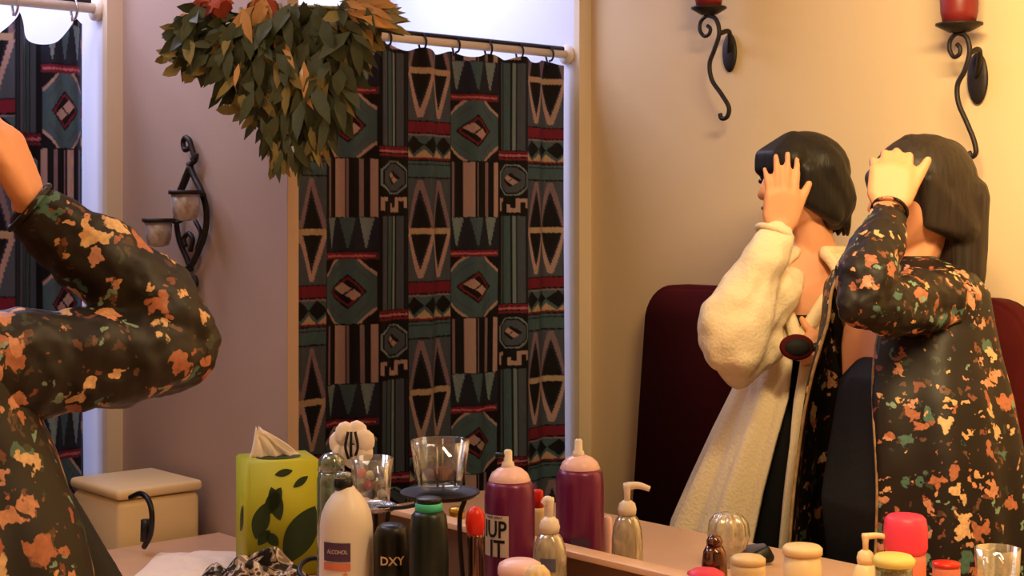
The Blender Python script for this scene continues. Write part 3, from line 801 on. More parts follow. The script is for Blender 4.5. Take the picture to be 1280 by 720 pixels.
    near = (0, 0, 0, 0, .1, .30, .5, .75, .85, .85, .8) if tr else (0, 0, -.05, -.1, -.08, -.03, .0, .02, .02, .02, .0)
    rf_ = (0,)*11 if tr else (0, 0, 0, 0, .0, .01, .02, .03, .03, .03, .03)
    lf_ = (0,)*11 if tr else (0, 0, 0, 0, 0, .05, .1, .14, .16, .16, .16)
    rings = [(r[0], r[1], r[2]+rf_[rings.index(r)], (r[3]+lf_[rings.index(r)], r[3]+g_), r[4]) for r, g_ in zip(rings, near)]
    b = BM(); e0, e1 = garment(b, ringlerp(rings), tf, kf=7, seed=2)
    jk = mk('floral_jacket', b, M['floral'], mods=[solid(.005)])
    for e in (e0, e1):
        b = BM(); tube(b, [p for p in e[::4]], .0032, 8, 3); fx(b); obj('edge_trim', b, M['trimc'], jk)
    # sleeves
    b = BM()
    cf = W(.668, 2.706, -.005)
    ch = [(cf, .034), (W(.640, 2.655, -.05), .047), (W(.605, 2.60, -.105), .054), (W(.590, 2.576, -.150), .040)]
    for p, q in zip(ch, ch[1:]): hull(b, [p, q])
    ch = [(W(.590, 2.576, -.152), .040), (W(.64, 2.61, -.155), .052), (W(.72, 2.69, -.155), .060), (W(.80, 2.765, -.155), .064)]
    for p, q in zip(ch, ch[1:]): hull(b, [p, q])
    hull(b, [(W(.80, 2.765, -.165), .066), (W(.77, 2.80, -.15), .06)])
    mk('jacket_sleeve', b, M['floral'], mods=[remesh(.005, 6), folds(.022, .05)])
    b = BM(); hull(b, [(S2, .06), (E2, .062)]); hull(b, [(E2, .062), (W2+UP*.03, .06)])
    mk('jacket_sleeve', b, M['floral'], mods=[remesh(.006, 6)])
    b = BM(); d_ = (Wr-W(.640, 2.655, -.05)).normalized(); s1 = d_.orthogonal().normalized(); s2 = d_.cross(s1)
    tube(b, [cf+d_*.022+(s1*math.cos(a)+s2*math.sin(a))*.031 for a in [2*math.pi*i/24 for i in range(25)]], .0035, 8, 1)
    mk('cuff', b, M['floral'])
floral_woman(False)
floral_woman(True)

# ------------------------------------------------------------------ hanging swag of leaves
t = thing('hanging_swag', 'swag of dark green and dried ochre leaves hanging at the top beside the curtain', 'foliage', at(340, 20, 2.55))
def leaf(bm, p, d, n, L, w):
    d = d.normalized(); n = (n-d*n.dot(d)).normalized(); s = d.cross(n)
    v = [bm.verts.new(q) for q in (p, p+d*L*.35+s*w*.5+n*w*.12, p+d*L*.7+s*w*.38+n*w*.08, p+d*L-n*w*.2, p+d*L*.7-s*w*.38+n*w*.08, p+d*L*.35-s*w*.5+n*w*.12, p+d*L*.35, p+d*L*.7)]
    for f_ in ((0, 1, 6), (0, 6, 5), (1, 2, 7, 6), (6, 7, 4, 5), (2, 3, 7), (7, 3, 4)): bm.faces.new([v[i] for i in f_])
def cluster(spec, kind):
    b = BM()
    for px, py, rx, ry, n, L, w, dx, dy in spec:
        for i in range(n):
            a = random.uniform(0, 2*math.pi); q = math.sqrt(random.random())
            Yd = 2.53+random.uniform(-.07, .07)
            p = at(px+rx*q*math.cos(a), py+ry*q*math.sin(a), Yd)
            d = dirv(dx+random.uniform(-.8, .8), random.uniform(-.5, .5), -dy+random.uniform(-.6, .6))
            leaf(b, p, d, dirv(random.uniform(-.5, .5), -1, random.uniform(-.5, .5)), L*random.uniform(.7, 1.3), w*random.uniform(.7, 1.2))
    return b
obj('green_leaves', cluster([(270, 45, 42, 42, 160, .05, .022, -.5, .6), (325, 50, 45, 50, 190, .055, .022, 0, 1), (385, 45, 60, 45, 230, .06, .024, .2, 1), (400, 100, 28, 50, 150, .065, .022, .1, 1.3),
                            (345, 110, 30, 50, 120, .05, .02, 0, 1.3), (350, 165, 16, 30, 45, .04, .014, 0, 1.4), (375, 160, 14, 30, 36, .05, .014, 0, 1.4), (240, 45, 16, 16, 14, .03, .024, -1, 0), (228, 50, 8, 6, 5, .026, .024, -1, 0),
                            (300, 90, 22, 20, 40, .045, .018, -.2, 1), (440, 20, 28, 22, 60, .05, .018, .5, .5)], 0), M['gl'], t)
obj('olive_leaves', cluster([(330, 60, 50, 55, 60, .05, .018, 0, 1), (395, 70, 45, 55, 80, .06, .018, 0, 1.2), (430, 25, 40, 25, 50, .06, .018, .8, .4), (315, 125, 25, 22, 34, .03, .016, -.5, .6), (250, 60, 40, 30, 36, .04, .02, -.5, .3), (385, 150, 18, 30, 26, .06, .012, 0, 1.5), (345, 180, 8, 25, 12, .035, .012, 0, 1.4)], 0), M['gl2'], t)
obj('ochre_leaves', cluster([(322, 18, 26, 26, 30, .06, .018, 0, 1.2), (345, 40, 10, 30, 10, .07, .014, 0, 1.5), (440, 14, 30, 16, 30, .05, .015, .8, .3), (365, 60, 40, 40, 26, .06, .014, 0, 1.4), (290, 60, 30, 30, 12, .04, .012, 0, .6), (347, 150, 4, 26, 8, .06, .014, 0, 2), (392, 130, 5, 40, 8, .07, .010, .2, 2), (240, 22, 12, 10, 5, .03, .012, -.5, .5)], 0), M['gl3'], t)
for sp in ((267, 4, 10, 6, 24, .03, .024, 0, .5), (330, 4, 10, 8, 12, .03, .02, 0, .5), (415, 100, 5, 5, 6, .02, .014, 0, 1)): obj('rust_flower', cluster([sp], 0), M['gl4'], t)
obj('silver_ribbon', cluster([(373, 100, 6, 12, 6, .035, .010, .2, -1.2), (368, 128, 8, 8, 7, .022, .014, 0, 1), (362, 182, 5, 4, 4, .016, .012, 0, 1), (390, 183, 6, 4, 4, .016, .012, 0, 1)], 0), M['gl5'], t)
b = BM()
for (x0, y0), (x1, y1) in (((300, 10), (350, 205)), ((350, 5), (385, 190)), ((340, 10), (225, 52)), ((360, 8), (468, 25)), ((330, 20), (310, 140)), ((390, 20), (410, 130))):
    tube(b, [at(x0, y0, 2.55), at((x0+x1)/2+4, (y0+y1)/2-6, 2.50), at(x1, y1, 2.54)], .003, 6)
tube(b, [at(300, -60, 2.62), at(330, -20, 2.57), at(345, 15, 2.55)], .005, 6)
obj('stems', b, M['gl2'], t)

# ------------------------------------------------------------------ things on the counter
def base(px, Y):
    p = at(px, 300, Y); return Vector((p.x, p.y, CT))
def prof(Y, lst, z0=CT):
    """lst of (half width px, py) top to bottom -> (r, z) bottom to top"""
    out = [(w/F*Y, zat(py, Y)) for w, py in lst]
    out.reverse(); return out
def lath(name, px, Y, lst, m, par, to_base=True, **k):
    p = base(px, Y); pr = prof(Y, lst)
    if to_base: pr = [(pr[0][0]*.94, CT+.0005), (pr[0][0], CT+.004)] + [q for q in pr if q[1] > CT+.005]
    b = BM(); lathe(b, p.x, p.y, pr, **k); return obj(name, b, m, par)
def wrap(px, Y, hw, cy, camang=0.):
    """place flat (x right, y up) onto a cylinder of half width hw px facing the camera"""
    c = base(px, Y); R = hw/F*Y+.0006
    tocam = Vector((-c.x, -c.y, 0)).normalized(); right = UP.cross(tocam)
    z = zat(cy, Y)
    def g(x, y):
        a = x/R+camang
        return Vector((c.x, c.y, 0))+tocam*math.cos(a)*R+right*math.sin(a)*R+UP*(z+y)
    return g
def patch(g, x0, x1, y0, y1, off=0):
    b = BM(); n = 14; rows = []
    for j in range(2):
        rows.append([b.verts.new(g(x0+(x1-x0)*i/n, y0+(y1-y0)*j)) for i in range(n+1)])
    for i in range(n): b.faces.new((rows[0][i], rows[0][i+1], rows[1][i+1], rows[1][i]))
    bmesh.ops.recalc_face_normals(b, faces=b.faces)
    return b

# purple spray cans (the can and its reflection)
for px, Y, dyy, lb, lab in ((637, 2.165, 0, 'purple spray can with white dome and a pale lettered label, beside the pump bottle', True),
                            (725, 2.266, -10, 'purple spray can with white nozzle in the mirror, plain side without label', False)):
    sc = 1 if lab else .955
    t = thing('spray_can', lb, 'spray can', base(px, Y))
    q = lambda w, y: (w*sc, y if lab else 270+(y-270)*.955)
    lath('can_body', px, Y, [q(26, 600), q(30, 606), q(31.5, 620), q(32, 700)], M['purple'], t)
    lath('dome', px, Y, [q(8, 583), q(16, 586), q(23, 592), q(26.5, 600), q(26, 601)], M['pinkwhite'], t, to_base=False)
    lath('nozzle', px-2, Y, [q(3.5, 562), q(5.2, 564), q(5.4, 576), q(7.5, 578), q(9, 586)], M['white'], t, to_base=False)
    p = at(px-2, q(0, 569)[1], Y); b = BM(); c = Vector((-p.x, -p.y, 0)).normalized(); r_ = UP.cross(c)
    if lab:
        tube(b, [p-r_*.004, p-r_*.018], .004, 8, smooth=False); obj('spray_tip', b, M['blackp'], t)
        g = wrap(px, Y, 32, 665, -.62)
        k_ = Y/F
        obj('label_patch', patch(g, -19*k_, 19*k_, -25*k_, 26*k_), M['labelw'], t)
        g2 = wrap(px, Y, 32.6, 665, -.62)
        obj('lettering', text_bm('IUP', .029, lambda x, y: g2(x*.9, y*1.15+.009)), M['ink'], t)
        obj('lettering', text_bm('IT', .029, lambda x, y: g2(x+.004, y*1.15-.018)), M['ink'], t)
        obj('lettering', text_bm('HAIR SPRAY', .005, lambda x, y: g2(x, y+.0265)), M['ink'], t)
    else:
        g = wrap(px, Y, 30.8, 676, -.1)
        obj('label_patch', patch(g, -.011, .018, -.04, .012), M['labelp'], t)

# tissue box
bc = at(348, 640, 2.58); rz = math.radians(-52)
nx = dirv(-1, 0); 
# box axes: front face looks at the camera, turned a little to the right
cr = dirv(.94, .34).normalized(); cb = dirv(-.34, .94).normalized()
t = thing('tissue_box', 'lime green tissue box printed with dark leaves, a white tissue sticking out', 'tissue box', Vector((bc.x, bc.y, CT)))
HS = .062; BH = zat(581, 2.5)-CT
def bx(u, v, h): return Vector((bc.x, bc.y, CT))+cr*u*HS+cb*v*HS+UP*h
b = BM()
vs = [b.verts.new(bx(u, v, h)) for h in (.001, BH) for u, v in ((-1, -1), (1, -1), (1, 1), (-1, 1))]
for f_ in ((0, 1, 2, 3), (4, 5, 6, 7), (0, 1, 5, 4), (1, 2, 6, 5), (2, 3, 7, 6), (3, 0, 4, 7)): b.faces.new([vs[i] for i in f_])
bmesh.ops.recalc_face_normals(b, faces=b.faces); bmesh.ops.bevel(b, geom=b.edges[:], offset=.003, segments=2, affect='EDGES')
obj('carton', b, M['lime'], t)
def fleaf(u0, h0, ang, L, w, face=0, m='leaf'):
    b = BM(); pts = []
    for i in range(13):
        q = i/12; pts.append((q*L, w*math.sin(math.pi*q)**.8))
    pts += [(a, -c_) for a, c_ in reversed(pts[1:-1])]
    vv = []
    for a, c_ in pts:
        uu = u0+(a*math.cos(ang)-c_*math.sin(ang)); hh = h0+(a*math.sin(ang)+c_*math.cos(ang))
        uu = max(-.99, min(.99, uu)); hh = max(.02, min(BH/HS-.02, hh))
        vv.append(b.verts.new(bx(uu, -1.012, hh*HS) if face == 0 else bx(-1.012, -uu, hh*HS)))
    b.faces.new(vv); obj('printed_leaf', b, M[m], t, False)
H_ = BH/HS
fleaf(.0, .12*H_, math.radians(62), 1.7, .42)
fleaf(-.55, .55*H_, math.radians(60), .85, .20); fleaf(-.15, .5*H_, math.radians(105), .95, .20); fleaf(-.8, .35*H_, math.radians(75), 1.0, .24)
fleaf(-.75, .3*H_, math.radians(50), .5, .14); fleaf(-.2, .28*H_, math.radians(130), .5, .14); fleaf(.2, .78*H_, math.radians(35), .5, .1); fleaf(-.9, .05*H_, math.radians(110), .6, .2)
fleaf(-.3, .9*H_, math.radians(10), .5, .1); fleaf(-.2, .35*H_, math.radians(60), .9, .22, 1)
b = BM()
e_ = [bx(.62*math.cos(a), .45*math.sin(a), BH+.0015) for a in [2*math.pi*i/20 for i in range(20)]]
b.faces.new([b.verts.new(p) for p in e_]); obj('opening', b, M['leaf'], t, False)
b = BM(); n = 10; rows = []
for j in range(8):
    q = j/7; row = []
    for i in range(n+1):
        s = i/n-.5
        w_ = .085*(1-q)**.9+.008
        row.append(b.verts.new(bx(0, 0, BH)+cr*(s*w_-.030*q**1.5-.004)+cb*(.010*math.sin(i*2.1+q*3)*(1-q)+.006)+UP*(q*.050+.008*math.sin(i*1.3)*q-.004)))
    rows.append(row)
for j in range(7):
    for i in range(n): b.faces.new((rows[j][i], rows[j][i+1], rows[j+1][i+1], rows[j+1][i]))
obj('tissue', b, M['tissue'], t, mods=[solid(.002)])

# rubbing alcohol bottle
Y = 2.10; px = 433
t = thing('alcohol_bottle', 'plain white bottle with black cap and small violet label in front of the tissue box', 'bottle', base(px, Y))
lath('bottle_body', px, Y, [(10, 608), (12, 612), (19, 619), (26, 629), (31, 641), (33, 656), (33.5, 700), (34, 760)], M['white'], t)
lath('cap', px-4, Y, [(9, 597), (11, 599), (11.5, 608), (10, 612)], M['blackp'], t, to_base=False)
lath('cap_disc', px-4, Y, [(7, 590), (10.5, 592), (10.5, 598)], M['gglass'], t, to_base=False)
k_ = Y/F
g = wrap(px, Y, 33.7, 684, -.35)
obj('label_patch', patch(g, -20*k_, 17*k_, -11*k_, 12*k_), M['labelp'], t)
obj('label_strip', patch(g, -20*k_, 17*k_, -22*k_, -13*k_), M['labelr'], t)
g2 = wrap(px, Y, 34.2, 684, -.35)
obj('lettering', text_bm('ALCOHOL', .0075, lambda x, y: g2(x*.85, y+.001)), M['labelw'], t)
obj('red_mark', text_bm('+', .014, lambda x, y: g2(x+.012, y-.030)), M['labelr'], t)

# wire stand with two plates, glass votives on them
Y = 2.22
p1, p2 = base(550, Y), base(470, 2.3)
t = thing('candle_stand', 'black wire stand with two small round plates carrying glass cups', 'stand', base(520, 2.25))
for (pp, hw, py, Yp) in ((p1, 50, 614, Y), (p2, 26, 631, 2.3)):
    z = zat(py, Yp); R = hw/F*Yp
    b = BM(); lathe(b, pp.x, pp.y, [(.001, z-.008), (R*.86, z-.008), (R, z-.002), (R, z), (R*.9, z-.002), (.001, z-.003)], 32); obj('plate', b, M['iron'] if hw > 30 else M['foil'], t)
    for a in (.4, 2.5, 4.6):
        b = BM(); d = Vector((math.cos(a), math.sin(a), 0))
        tube(b, [pp+d*R*.7+UP*(z-.008-CT), pp+d*R*.55+UP*(z-.05-CT), pp+d*R*.75+UP*.002], .0035, 8); obj('leg', b, M['iron'], t)
b = BM(); tube(b, [p1+UP*(zat(622, Y)-CT), (p1+p2)/2+UP*(zat(640, Y)-CT), p2+UP*(zat(636, 2.3)-CT)], .003, 8); obj('linking_wire', b, M['iron'], t)
def tumbler(px, Y, pytop, pybot, hwt, hwb, label, m='glass', name='glass_cup', group=None, wall=.003, ribs=0):
    p = base(px, Y); z1, z0 = zat(pytop, Y), zat(pybot, Y)
    if z0 < CT: z0 = CT+.001
    rt, rb = hwt/F*Y, hwb/F*Y
    t = thing(name, label, 'glass', (p.x, p.y, z0), group)
    b = BM()
    lathe(b, p.x, p.y, [(rb*.9, z0), (rb, z0+.003), (rt, z1), (rt-wall, z1), (rb-wall, z0+.012), (.001, z0+.010)], 32, ribs, .03 if ribs else 0)
    obj('cup_wall', b, M[m], t)
    return t, p, z0, z1
t, p, z0, z1 = tumbler(550, Y, 550, 610, 36, 27, 'faceted clear glass cup on the larger black plate', ribs=8)
b = BM(); lathe(b, p.x, p.y, [(.020, z0+.013), (.026, z0+.028), (.001, z0+.029)], 24); obj('candle', b, M['red_glass'], t)
b = BM(); 
for i in range(8):
    a = 2*math.pi*i/8; d = Vector((math.cos(a), math.sin(a), 0))
    tube(b, [p+d*.034+UP*(z0-CT+.008), p+d*.0415+UP*(z1-CT-.004)], .0016, 6, smooth=False)
obj('facet_ridge', b, M['foil'], t)
t, p, z0, z1 = tumbler(465, 2.3, 572, 628, 27, 22, 'clear glass cup of coloured beads on the smaller plate behind the white bottle')
for dx, dy, m, r in ((-14, 592, 'redp', 7), (8, 590, 'labelp', 7.5), (-4, 606, 'redp', 6), (6, 608, 'gl3', 7), (-12, 610, 'gl4', 6), (0, 618, 'ink', 6), (14, 604, 'cream', 5), (-2, 594, 'cream', 6), (12, 618, 'cream', 6)):
    q = at(465+dx, dy, 2.3+random.uniform(-.012, .012))
    b = BM(); ellip(b, q, (r/F*2.3,)*3, sub=3); o = obj('bead', b, M[m])
    tag(o, {'redp': 'red', 'labelp': 'dark violet', 'gl3': 'tan', 'gl4': 'rust', 'ink': 'black', 'cream': 'cream'}[m]+' glossy bead inside the glass cup behind the white bottle', 'bead', 'beads in the glass cup')
# white flower with dark centre behind
fc = at(440, 556, 2.36)
t = thing('white_flower', 'white artificial blossom with dark stamens standing above the glass of beads', 'flower', fc)
for i in range(7):
    a = 2*math.pi*i/7+.3; b = BM()
    c = fc+dirv(math.cos(a)*.020, .004*(i % 2), 0)+UP*math.sin(a)*.020
    ellip(b, c, (.017, .006, .019), dirv(.2, -1, .1), sub=2); obj('petal', b, M['tissue'], t)
for dx in (-4, 0, 5):
    b = BM(); q = fc+dirv(0, -.012, 0); tube(b, [q+dirv(dx/F*2.3, 0, .022), q+dirv(dx/F*4, -.004, 0), q+dirv(dx/F*2, 0, -.02)], .0022, 6); obj('stamen', b, M['ink'], t)
b = BM(); tube(b, [fc-UP*.01, fc-UP*.06+dirv(.006, 0, 0), Vector((fc.x, fc.y, CT+.001))], .0025, 6); obj('stem', b, M['gl'], t)
# green-grey glass stopper jar behind alcohol bottle
t = thing('glass_jar', 'green-grey glass lidded jar between the tissue box and the white bottle', 'jar', base(414, 2.32))
lath('jar_body', 414, 2.32, [(16, 588), (18, 600), (18, 640)], M['gglass'], t)
lath('lid', 414, 2.32, [(.5, 565), (9, 567), (16, 574), (17, 588)], M['gglass'], t, to_base=False)

# black lettered bottle and dark green bottle with teal band
Y = 2.08
t = thing('black_bottle', 'short black bottle with pale capital letters, right of the white bottle', 'bottle', base(490, Y))
lath('bottle_body', 490, Y, [(14, 655), (19, 659), (22, 668), (23, 700)], M['blackp'], t)
g = wrap(490, Y, 23.4, 697, 0)
obj('lettering', text_bm('DXY', .016, lambda x, y: g(x*1.05, y)), M['cream'], t)
g = wrap(490, Y, 23.2, 697, 0); obj('label_band', patch(g, -.024, .024, -.03, -.011), M['dgreen'], t)
Y = 2.02
t = thing('dark_bottle', 'tall dark green bottle with a bright teal neck band in front of the wire stand', 'bottle', base(536, Y))
lath('bottle_body', 536, Y, [(17, 638), (22, 644), (24, 660), (25, 700)], M['dgreen'], t)
lath('neck_band', 536, Y, [(15.5, 628), (17, 629), (17.5, 638)], M['teal'], t, to_base=False)
lath('cap', 536, Y, [(14, 622), (16, 623), (16, 628)], M['blackp'], t, to_base=False)

# red topped bottle, gold lid jar
t = thing('red_bottle', 'slim brown tube with round glossy red cap left of the purple can', 'bottle', base(594, 2.06))
lath('tube_body', 594, 2.06, [(9, 666), (10, 672), (10, 720)], M['chrome'], t)
lath('cap', 594, 2.06, [(.5, 633), (7, 635), (11, 642), (12.5, 653), (11, 664), (9, 669)], M['redp'], t, to_base=False)
t = thing('small_jar', 'small cream jar with gold lid in the mirror behind the red cap', 'jar', base(571, 2.52))
lath('jar_body', 571, 2.52, [(10, 648), (11, 652), (11, 680)], M['cream'], t)
lath('lid', 571, 2.52, [(9, 634), (10, 635), (10.5, 648)], M['gold'], t, to_base=False)

# pump bottles
def pump(px, Y, label, k=1., ytop=622, m='bluegel', head='white', side=1, nose=22):
    t = thing('pump_bottle', label, 'pump bottle', base(px, Y))
    y = lambda v: ytop+(v-622)*k
    lath('bottle_body', px, Y, [(9*k, y(664)), (16*k, y(672)), (20*k, y(684)), (21.5*k, y(700)), (22*k, y(760))], M[m], t)
    lath('collar', px, Y, [(6*k, y(646)), (11*k, y(650)), (13*k, y(658)), (12*k, y(665))], M[head], t, to_base=False)
    lath('pump_stem', px, Y, [(5.5*k, y(622)), (6*k, y(626)), (4.5*k, y(634)), (4*k, y(647))], M[head], t, to_base=False)
    b = BM(); p = at(px, y(626), Y)
    tube(b, [p, at(px+side*nose*.5, y(625), Y), at(px+side*nose, y(630), Y-.0)], lambda q: (.0065-.002*q)*k, 10); obj('spout', b, M[head], t)
    g = wrap(px, Y, 22.3*k, y(703), -.1)
    return t, g
t, g = pump(687, 2.06, 'small pump bottle of pale gel in front of the labelled purple can', 1., 622, nose=-8)
b = patch(g, -.011, .011, -.008, .010); obj('label_patch', b, M['navy'], t)
pump(784, 2.2, 'clear pump bottle with long white nozzle in the mirror, right of the purple can', .9, 604, nose=28)
pump(1082, 2.47, 'small cream pump bottle in the mirror, left of the pink tumbler', .85, 667, m='cream', head='cream', nose=34)
# pale slim tube in mirror, red capped pair between cans
t = thing('slim_tube', 'slim pale pink tube in the mirror between purple can and clear pump bottle', 'tube', base(759, 2.28))
lath('tube_body', 759, 2.28, [(4, 645), (6, 648), (6.5, 670), (6.5, 720)], M['pinkwhite'], t)
t = thing('lip_balm', 'small red capped tube in the mirror between the two purple cans', 'tube', base(672, 2.36))
lath('tube_body', 672, 2.36, [(8, 634), (8.5, 640), (9, 690)], M['cream'], t)
lath('cap', 672, 2.36, [(5, 612), (7, 614), (8, 634)], M['redp'], t, to_base=False)
# round pale lid in front
t = thing('cosmetic_jar', 'round jar with pale pink lid in front of the purple can at the bottom edge', 'jar', base(650, 1.95))
lath('jar_body', 650, 1.95, [(26, 716), (27, 722), (27, 780)], M['cream'], t)
lath('lid', 650, 1.95, [(.5, 699), (18, 700), (26, 704), (28, 710), (28, 717)], M['pinkwhite'], t, to_base=False)
t = thing('shell_dish', 'cream ribbed shell ornament beside the pale pink lid', 'ornament', base(672, 1.88))
lath('shell', 672, 1.88, [(.5, 706), (8, 707), (14, 714), (16, 726), (12, 760)], M['cream'], t, ribs=9, ramp=.12)

# wrapper, paper and cream cloth on the left of the counter
def crumple(name, label, cat, cx, cy, Y, w, h, H, m, seed, n=26, rot=0.):
    c = base(cx, Y); p0 = Vector((c.x, c.y, CT))
    t = thing(name, label, cat, p0)
    b = BM(); rows = []
    r_ = dirv(1, 0); u_ = dirv(0, 1)
    for i in range(n+1):
        row = []
        for j in range(n+1):
            a, c_ = i/n-.5, j/n-.5
            e = max(0, 1-(2*a)**4)*max(0, 1-(2*c_)**4)
            z = .002+H*e*(.45+.7*abs(noise.noise(Vector((a*4+seed, c_*5, seed)))*1.6)+.10*abs(noise.noise(Vector((a*13+seed, c_*13, seed)))))
            k = 1+.10*noise.noise(Vector((a*3, c_*3+seed, 2)))
            v = r_*(a*w*k)+u_*(c_*h*k)
            v = Matrix.Rotation(rot, 3, 'Z') @ v
            row.append(b.verts.new(p0+v+UP*z))
        rows.append(row)
    for i in range(n):
        for j in range(n): b.faces.new((rows[i][j], rows[i+1][j], rows[i+1][j+1], rows[i][j+1]))
    o = obj('sheet', b, m, t, smooth=False, mods=[solid(.0015)])
    return t, p0
crumple('hand_towel', 'cream paper towel lying flat at the left end of the counter', 'towel', 238, 700, 2.60, .15, .20, .012, M['tissue'], 1)
def patterned_foil():
    m, nt, bs = newmat('printed_foil')
    tc = nt.nodes.new('ShaderNodeTexCoord'); v = nt.nodes.new('ShaderNodeTexNoise'); v.inputs['Scale'].default_value = 26; v.inputs['Distortion'].default_value = 1.5
    nt.links.new(tc.outputs['Object'], v.inputs['Vector'])
    cr_ = nt.nodes.new('ShaderNodeValToRGB'); cr_.color_ramp.interpolation = 'CONSTANT'
    for pos, c_ in ((0, (30, 28, 30)), (.43, (170, 150, 140)), (.5, (235, 225, 215)), (.57, (110, 95, 90)), (.62, (60, 60, 55))):
        if pos == 0: cr_.color_ramp.elements[0].color = lin(c_)
        elif pos == .43: cr_.color_ramp.elements[1].position = pos; cr_.color_ramp.elements[1].color = lin(c_)
        else:
            e = cr_.color_ramp.elements.new(pos); e.color = lin(c_)
    nt.links.new(v.outputs['Fac'], cr_.inputs[0]); nt.links.new(cr_.outputs[0], bs.inputs['Base Color'])
    bs.inputs['Roughness'].default_value = .3; bs.inputs['Metallic'].default_value = .25
    return m
crumple('foil_wrapper', 'crumpled silver and black printed wrapper lying in front of the tissue box', 'wrapper', 318, 706, 2.43, .19, .10, .055, patterned_foil(), 5, n=40)
pp = base(392, 2.36)
t = thing('hair_elastic', 'dark curled hair tie lying between wrapper and white bottle', 'hair tie', pp)
b = BM(); tube(b, [pp+dirv(.022*math.cos(a), .022*math.sin(a), .052+.012*math.sin(a)) for a in [i/20*5.4 for i in range(21)]]+[pp+dirv(.03, -.02, .004)], .004, 8, 2); obj('band', b, M['blackp'], t)

# white appliance with cord at the end of the counter
c = on_y(170, 640, MY-.11)
t = thing('storage_bin', 'cream boxy bin with a black cord looped over its front, under the two-cup wall holder', 'bin', Vector((c.x, c.y, 0)))
zt = zat(617, 2.76)
cq = lambda px, py: at(px, py, 2.62)
b = BM(); rbox(b, (c.x, c.y, zt/2-.01), (.19, .17, zt-.022), 0, .012); obj('case', b, M['cream'], t)
b = BM(); rbox(b, (c.x, c.y, zt-.008), (.198, .178, .020), 0, .008); obj('lid', b, M['cream'], t)
fy = c.y-.095
g = lambda px, py: on_y(px, py, fy)
b = BM(); tube(b, [g(163, 622), g(176, 617), g(186, 626), g(190, 645), g(188, 668), g(180, 684)], .005, 8); obj('cord', b, M['blackp'], t)
b = BM(); tube(b, [g(183, 650), g(182, 676)], lambda q: .010, 10, smooth=False); obj('plug', b, M['blackp'], t)

# right-hand group inside the mirror
t = thing('cotton_jar', 'clear ribbed glass ball with pale frilly filling in the mirror below the robe', 'jar', base(910, 2.60))
lath('ribbed_globe', 910, 2.60, [(6, 640), (16, 643), (23, 653), (25, 668), (21, 684), (12, 694)], M['bluegel'], t, ribs=9, ramp=.10, to_base=True, seg=54)
for i in range(8):
    a = 2*math.pi*i/8; q = base(910, 2.6)+Vector((math.cos(a)*.018, math.sin(a)*.018, zat(656, 2.6)-CT))
    b = BM(); ellip(b, q, (.011, .011, .018), sub=2); obj('filling', b, M['tissue'], t)
t = thing('chrome_bottle', 'small shiny brown bottle with bright domed top in front of the ribbed glass ball', 'bottle', base(893, 2.12))
lath('bottle_body', 893, 2.12, [(10, 682), (14, 690), (16, 705), (17, 730)], M['chrome'], t)
lath('domed_cap', 893, 2.12, [(.5, 668), (7, 670), (10, 676), (10, 683)], M['chrome'], t, to_base=False)
q = base(935, 2.62)
t = thing('folded_cloth', 'small blue-grey folded cloth lying behind the cream jars in the mirror', 'cloth', q)
b = BM()
hull(b, [(q+dirv(-.035, 0, .010), .009), (q+dirv(.02, 0, .009), .008), (q+dirv(-.02, 0, .024), .008), (q+dirv(.026, 0, .030), .006)]); obj('fold', b, M['navy'], t)
b = BM(); hull(b, [(q+dirv(.0, -.014, .010), .008), (q+dirv(.036, -.004, .012), .009), (q+dirv(.032, -.004, .026), .006)]); obj('dark_end', b, M['blackp'], t)
t = thing('cream_jar', 'low wide cream jar at bottom edge, left of the cream cup', 'jar', base(935, 2.28))
lath('jar_body', 935, 2.28, [(21, 704), (22, 712), (22, 735)], M['cream'], t)
lath('lid', 935, 2.28, [(.5, 694), (18, 695), (22, 698), (22, 704)], M['cream'], t, to_base=False)
t = thing('cream_cup', 'upright cream cup with flat pale lid in the mirror, left of the small pump bottle', 'cup', base(1003, 2.42))
lath('cup_body', 1003, 2.42, [(23, 691), (24, 720)], M['cream'], t)
lath('lid', 1003, 2.42, [(.5, 681), (22, 682), (25, 685), (25, 692)], M['cream'], t, to_base=False)
t = thing('pink_tumbler', 'hot pink tumbler cap on a paler base in the mirror before the floral jacket', 'tumbler', base(1132, 2.47))
lath('cap', 1132, 2.47, [(.5, 643), (21, 644), (25, 648), (27, 660), (27, 684), (25, 690)], M['pink'], t, to_base=False)
lath('tumbler_base', 1132, 2.47, [(24, 690), (25, 700), (25, 730)], M['labelr'], t)
t = thing('yellow_lid_jar', 'jar with pale yellow lid at the bottom edge in front of the pink tumbler', 'jar', base(1117, 2.24))
lath('lid', 1117, 2.24, [(.5, 693), (22, 694), (27, 699), (26, 706)], M['yellow'], t, to_base=False)
lath('jar_body', 1117, 2.24, [(22, 706), (23, 712), (23, 740)], M['gglass'], t)
t = thing('red_tin', 'small red tin at the bottom edge between yellow lid jar and clear glass', 'tin', base(1183, 2.32))
lath('tin_body', 1183, 2.32, [(16, 706), (17, 712), (17, 730)], M['labelr'], t)
lath('lid', 1183, 2.32, [(.5, 702), (17, 703), (17.5, 707)], M['redp'], t, to_base=False)
t, p, z0, z1 = tumbler(1247, 2.3, 685, 760, 28, 24, 'clear drinking glass at the lower right corner', ribs=8, name='drinking_glass')
b = BM(); ellip(b, p+UP*.03, (.012, .012, .014), sub=2); obj('glass_knob', b, M['foil'], t)
t = thing('pink_compact', 'pink round lid just rising above the bottom edge in front of the shiny brown bottle', 'compact', base(882, 1.98+.04))
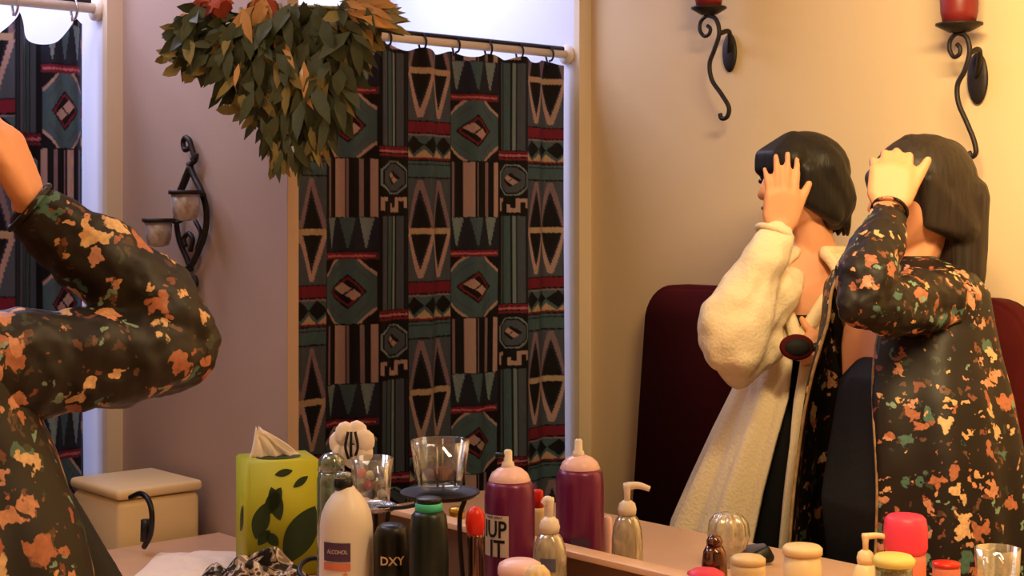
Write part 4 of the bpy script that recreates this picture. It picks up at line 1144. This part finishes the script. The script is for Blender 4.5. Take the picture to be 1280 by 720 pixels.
lath('compact_lid', 882, 2.02, [(.5, 711), (16, 712), (23, 716), (24, 722), (24, 740)], M['pink'], t)

# ------------------------------------------------------------------ lights
def area(name, loc, rot, sx, sy, power, col, spread=None):
    l = D.lights.new(name, 'AREA'); l.shape = 'RECTANGLE'; l.size = sx; l.size_y = sy; l.energy = power; l.color = col
    o = D.objects.new(name, l); o.location = loc; o.rotation_euler = rot; COL.objects.link(o); return o
WARM = (1, .70, .36)
# vanity lights above the mirror: the real bar and its mirrored twin
area('vanity_light', (-.55, MY-.10, 2.2), (math.radians(-50), 0, 0), 1.0, .10, 16, WARM)
area('vanity_light', (-.8, MY+T+.10, 2.2), (math.radians(66), 0, 0), .9, .10, 37, (1, .71, .33)).data.spread = 2.3
# cool light in the tub alcoves
area('tub_light', (-3.35, 2.25, CEIL-.03), (0, 0, 0), .5, .9, 13, (.72, .72, 1))
area('tub_light', (-3.35, .95, CEIL-.03), (0, 0, 0), .5, .9, 13, (.72, .72, 1))
area('wall_top_fill', (-2.75, 1.15, CEIL-.03), (math.radians(25), 0, 0), .25, .25, 5, (.78, .72, 1))  # added cool fill lamp that brightens the wall top next to the alcove
# soft ceiling light
area('ceiling_light', (-1.9, 2.25, CEIL-.02), (0, 0, 0), .6, .5, 1.5, (1, .8, .6))
area('ceiling_light', (-1.9, .8, CEIL-.02), (0, 0, 0), .6, .5, 4, (1, .8, .62))
w = D.worlds.new('world'); bpy.context.scene.world = w; w.use_nodes = True
w.node_tree.nodes['Background'].inputs[0].default_value = (1, .8, .62, 1); w.node_tree.nodes['Background'].inputs[1].default_value = .10

# ------------------------------------------------------------------ camera
cam = D.cameras.new('camera'); co = D.objects.new('camera', cam); COL.objects.link(co)
cam.sensor_width = 36; cam.lens = 36*F/1280; cam.shift_y = -(360-HZ)/1280; cam.clip_start = .05
co.location = (0, 0, CH)
co.rotation_euler = (math.pi/2, 0, math.atan2(CA, SA))
bpy.context.scene.camera = co
sc_ = bpy.context.scene
sc_.view_settings.view_transform = 'Standard'; sc_.view_settings.look = 'None'; sc_.view_settings.exposure = 0
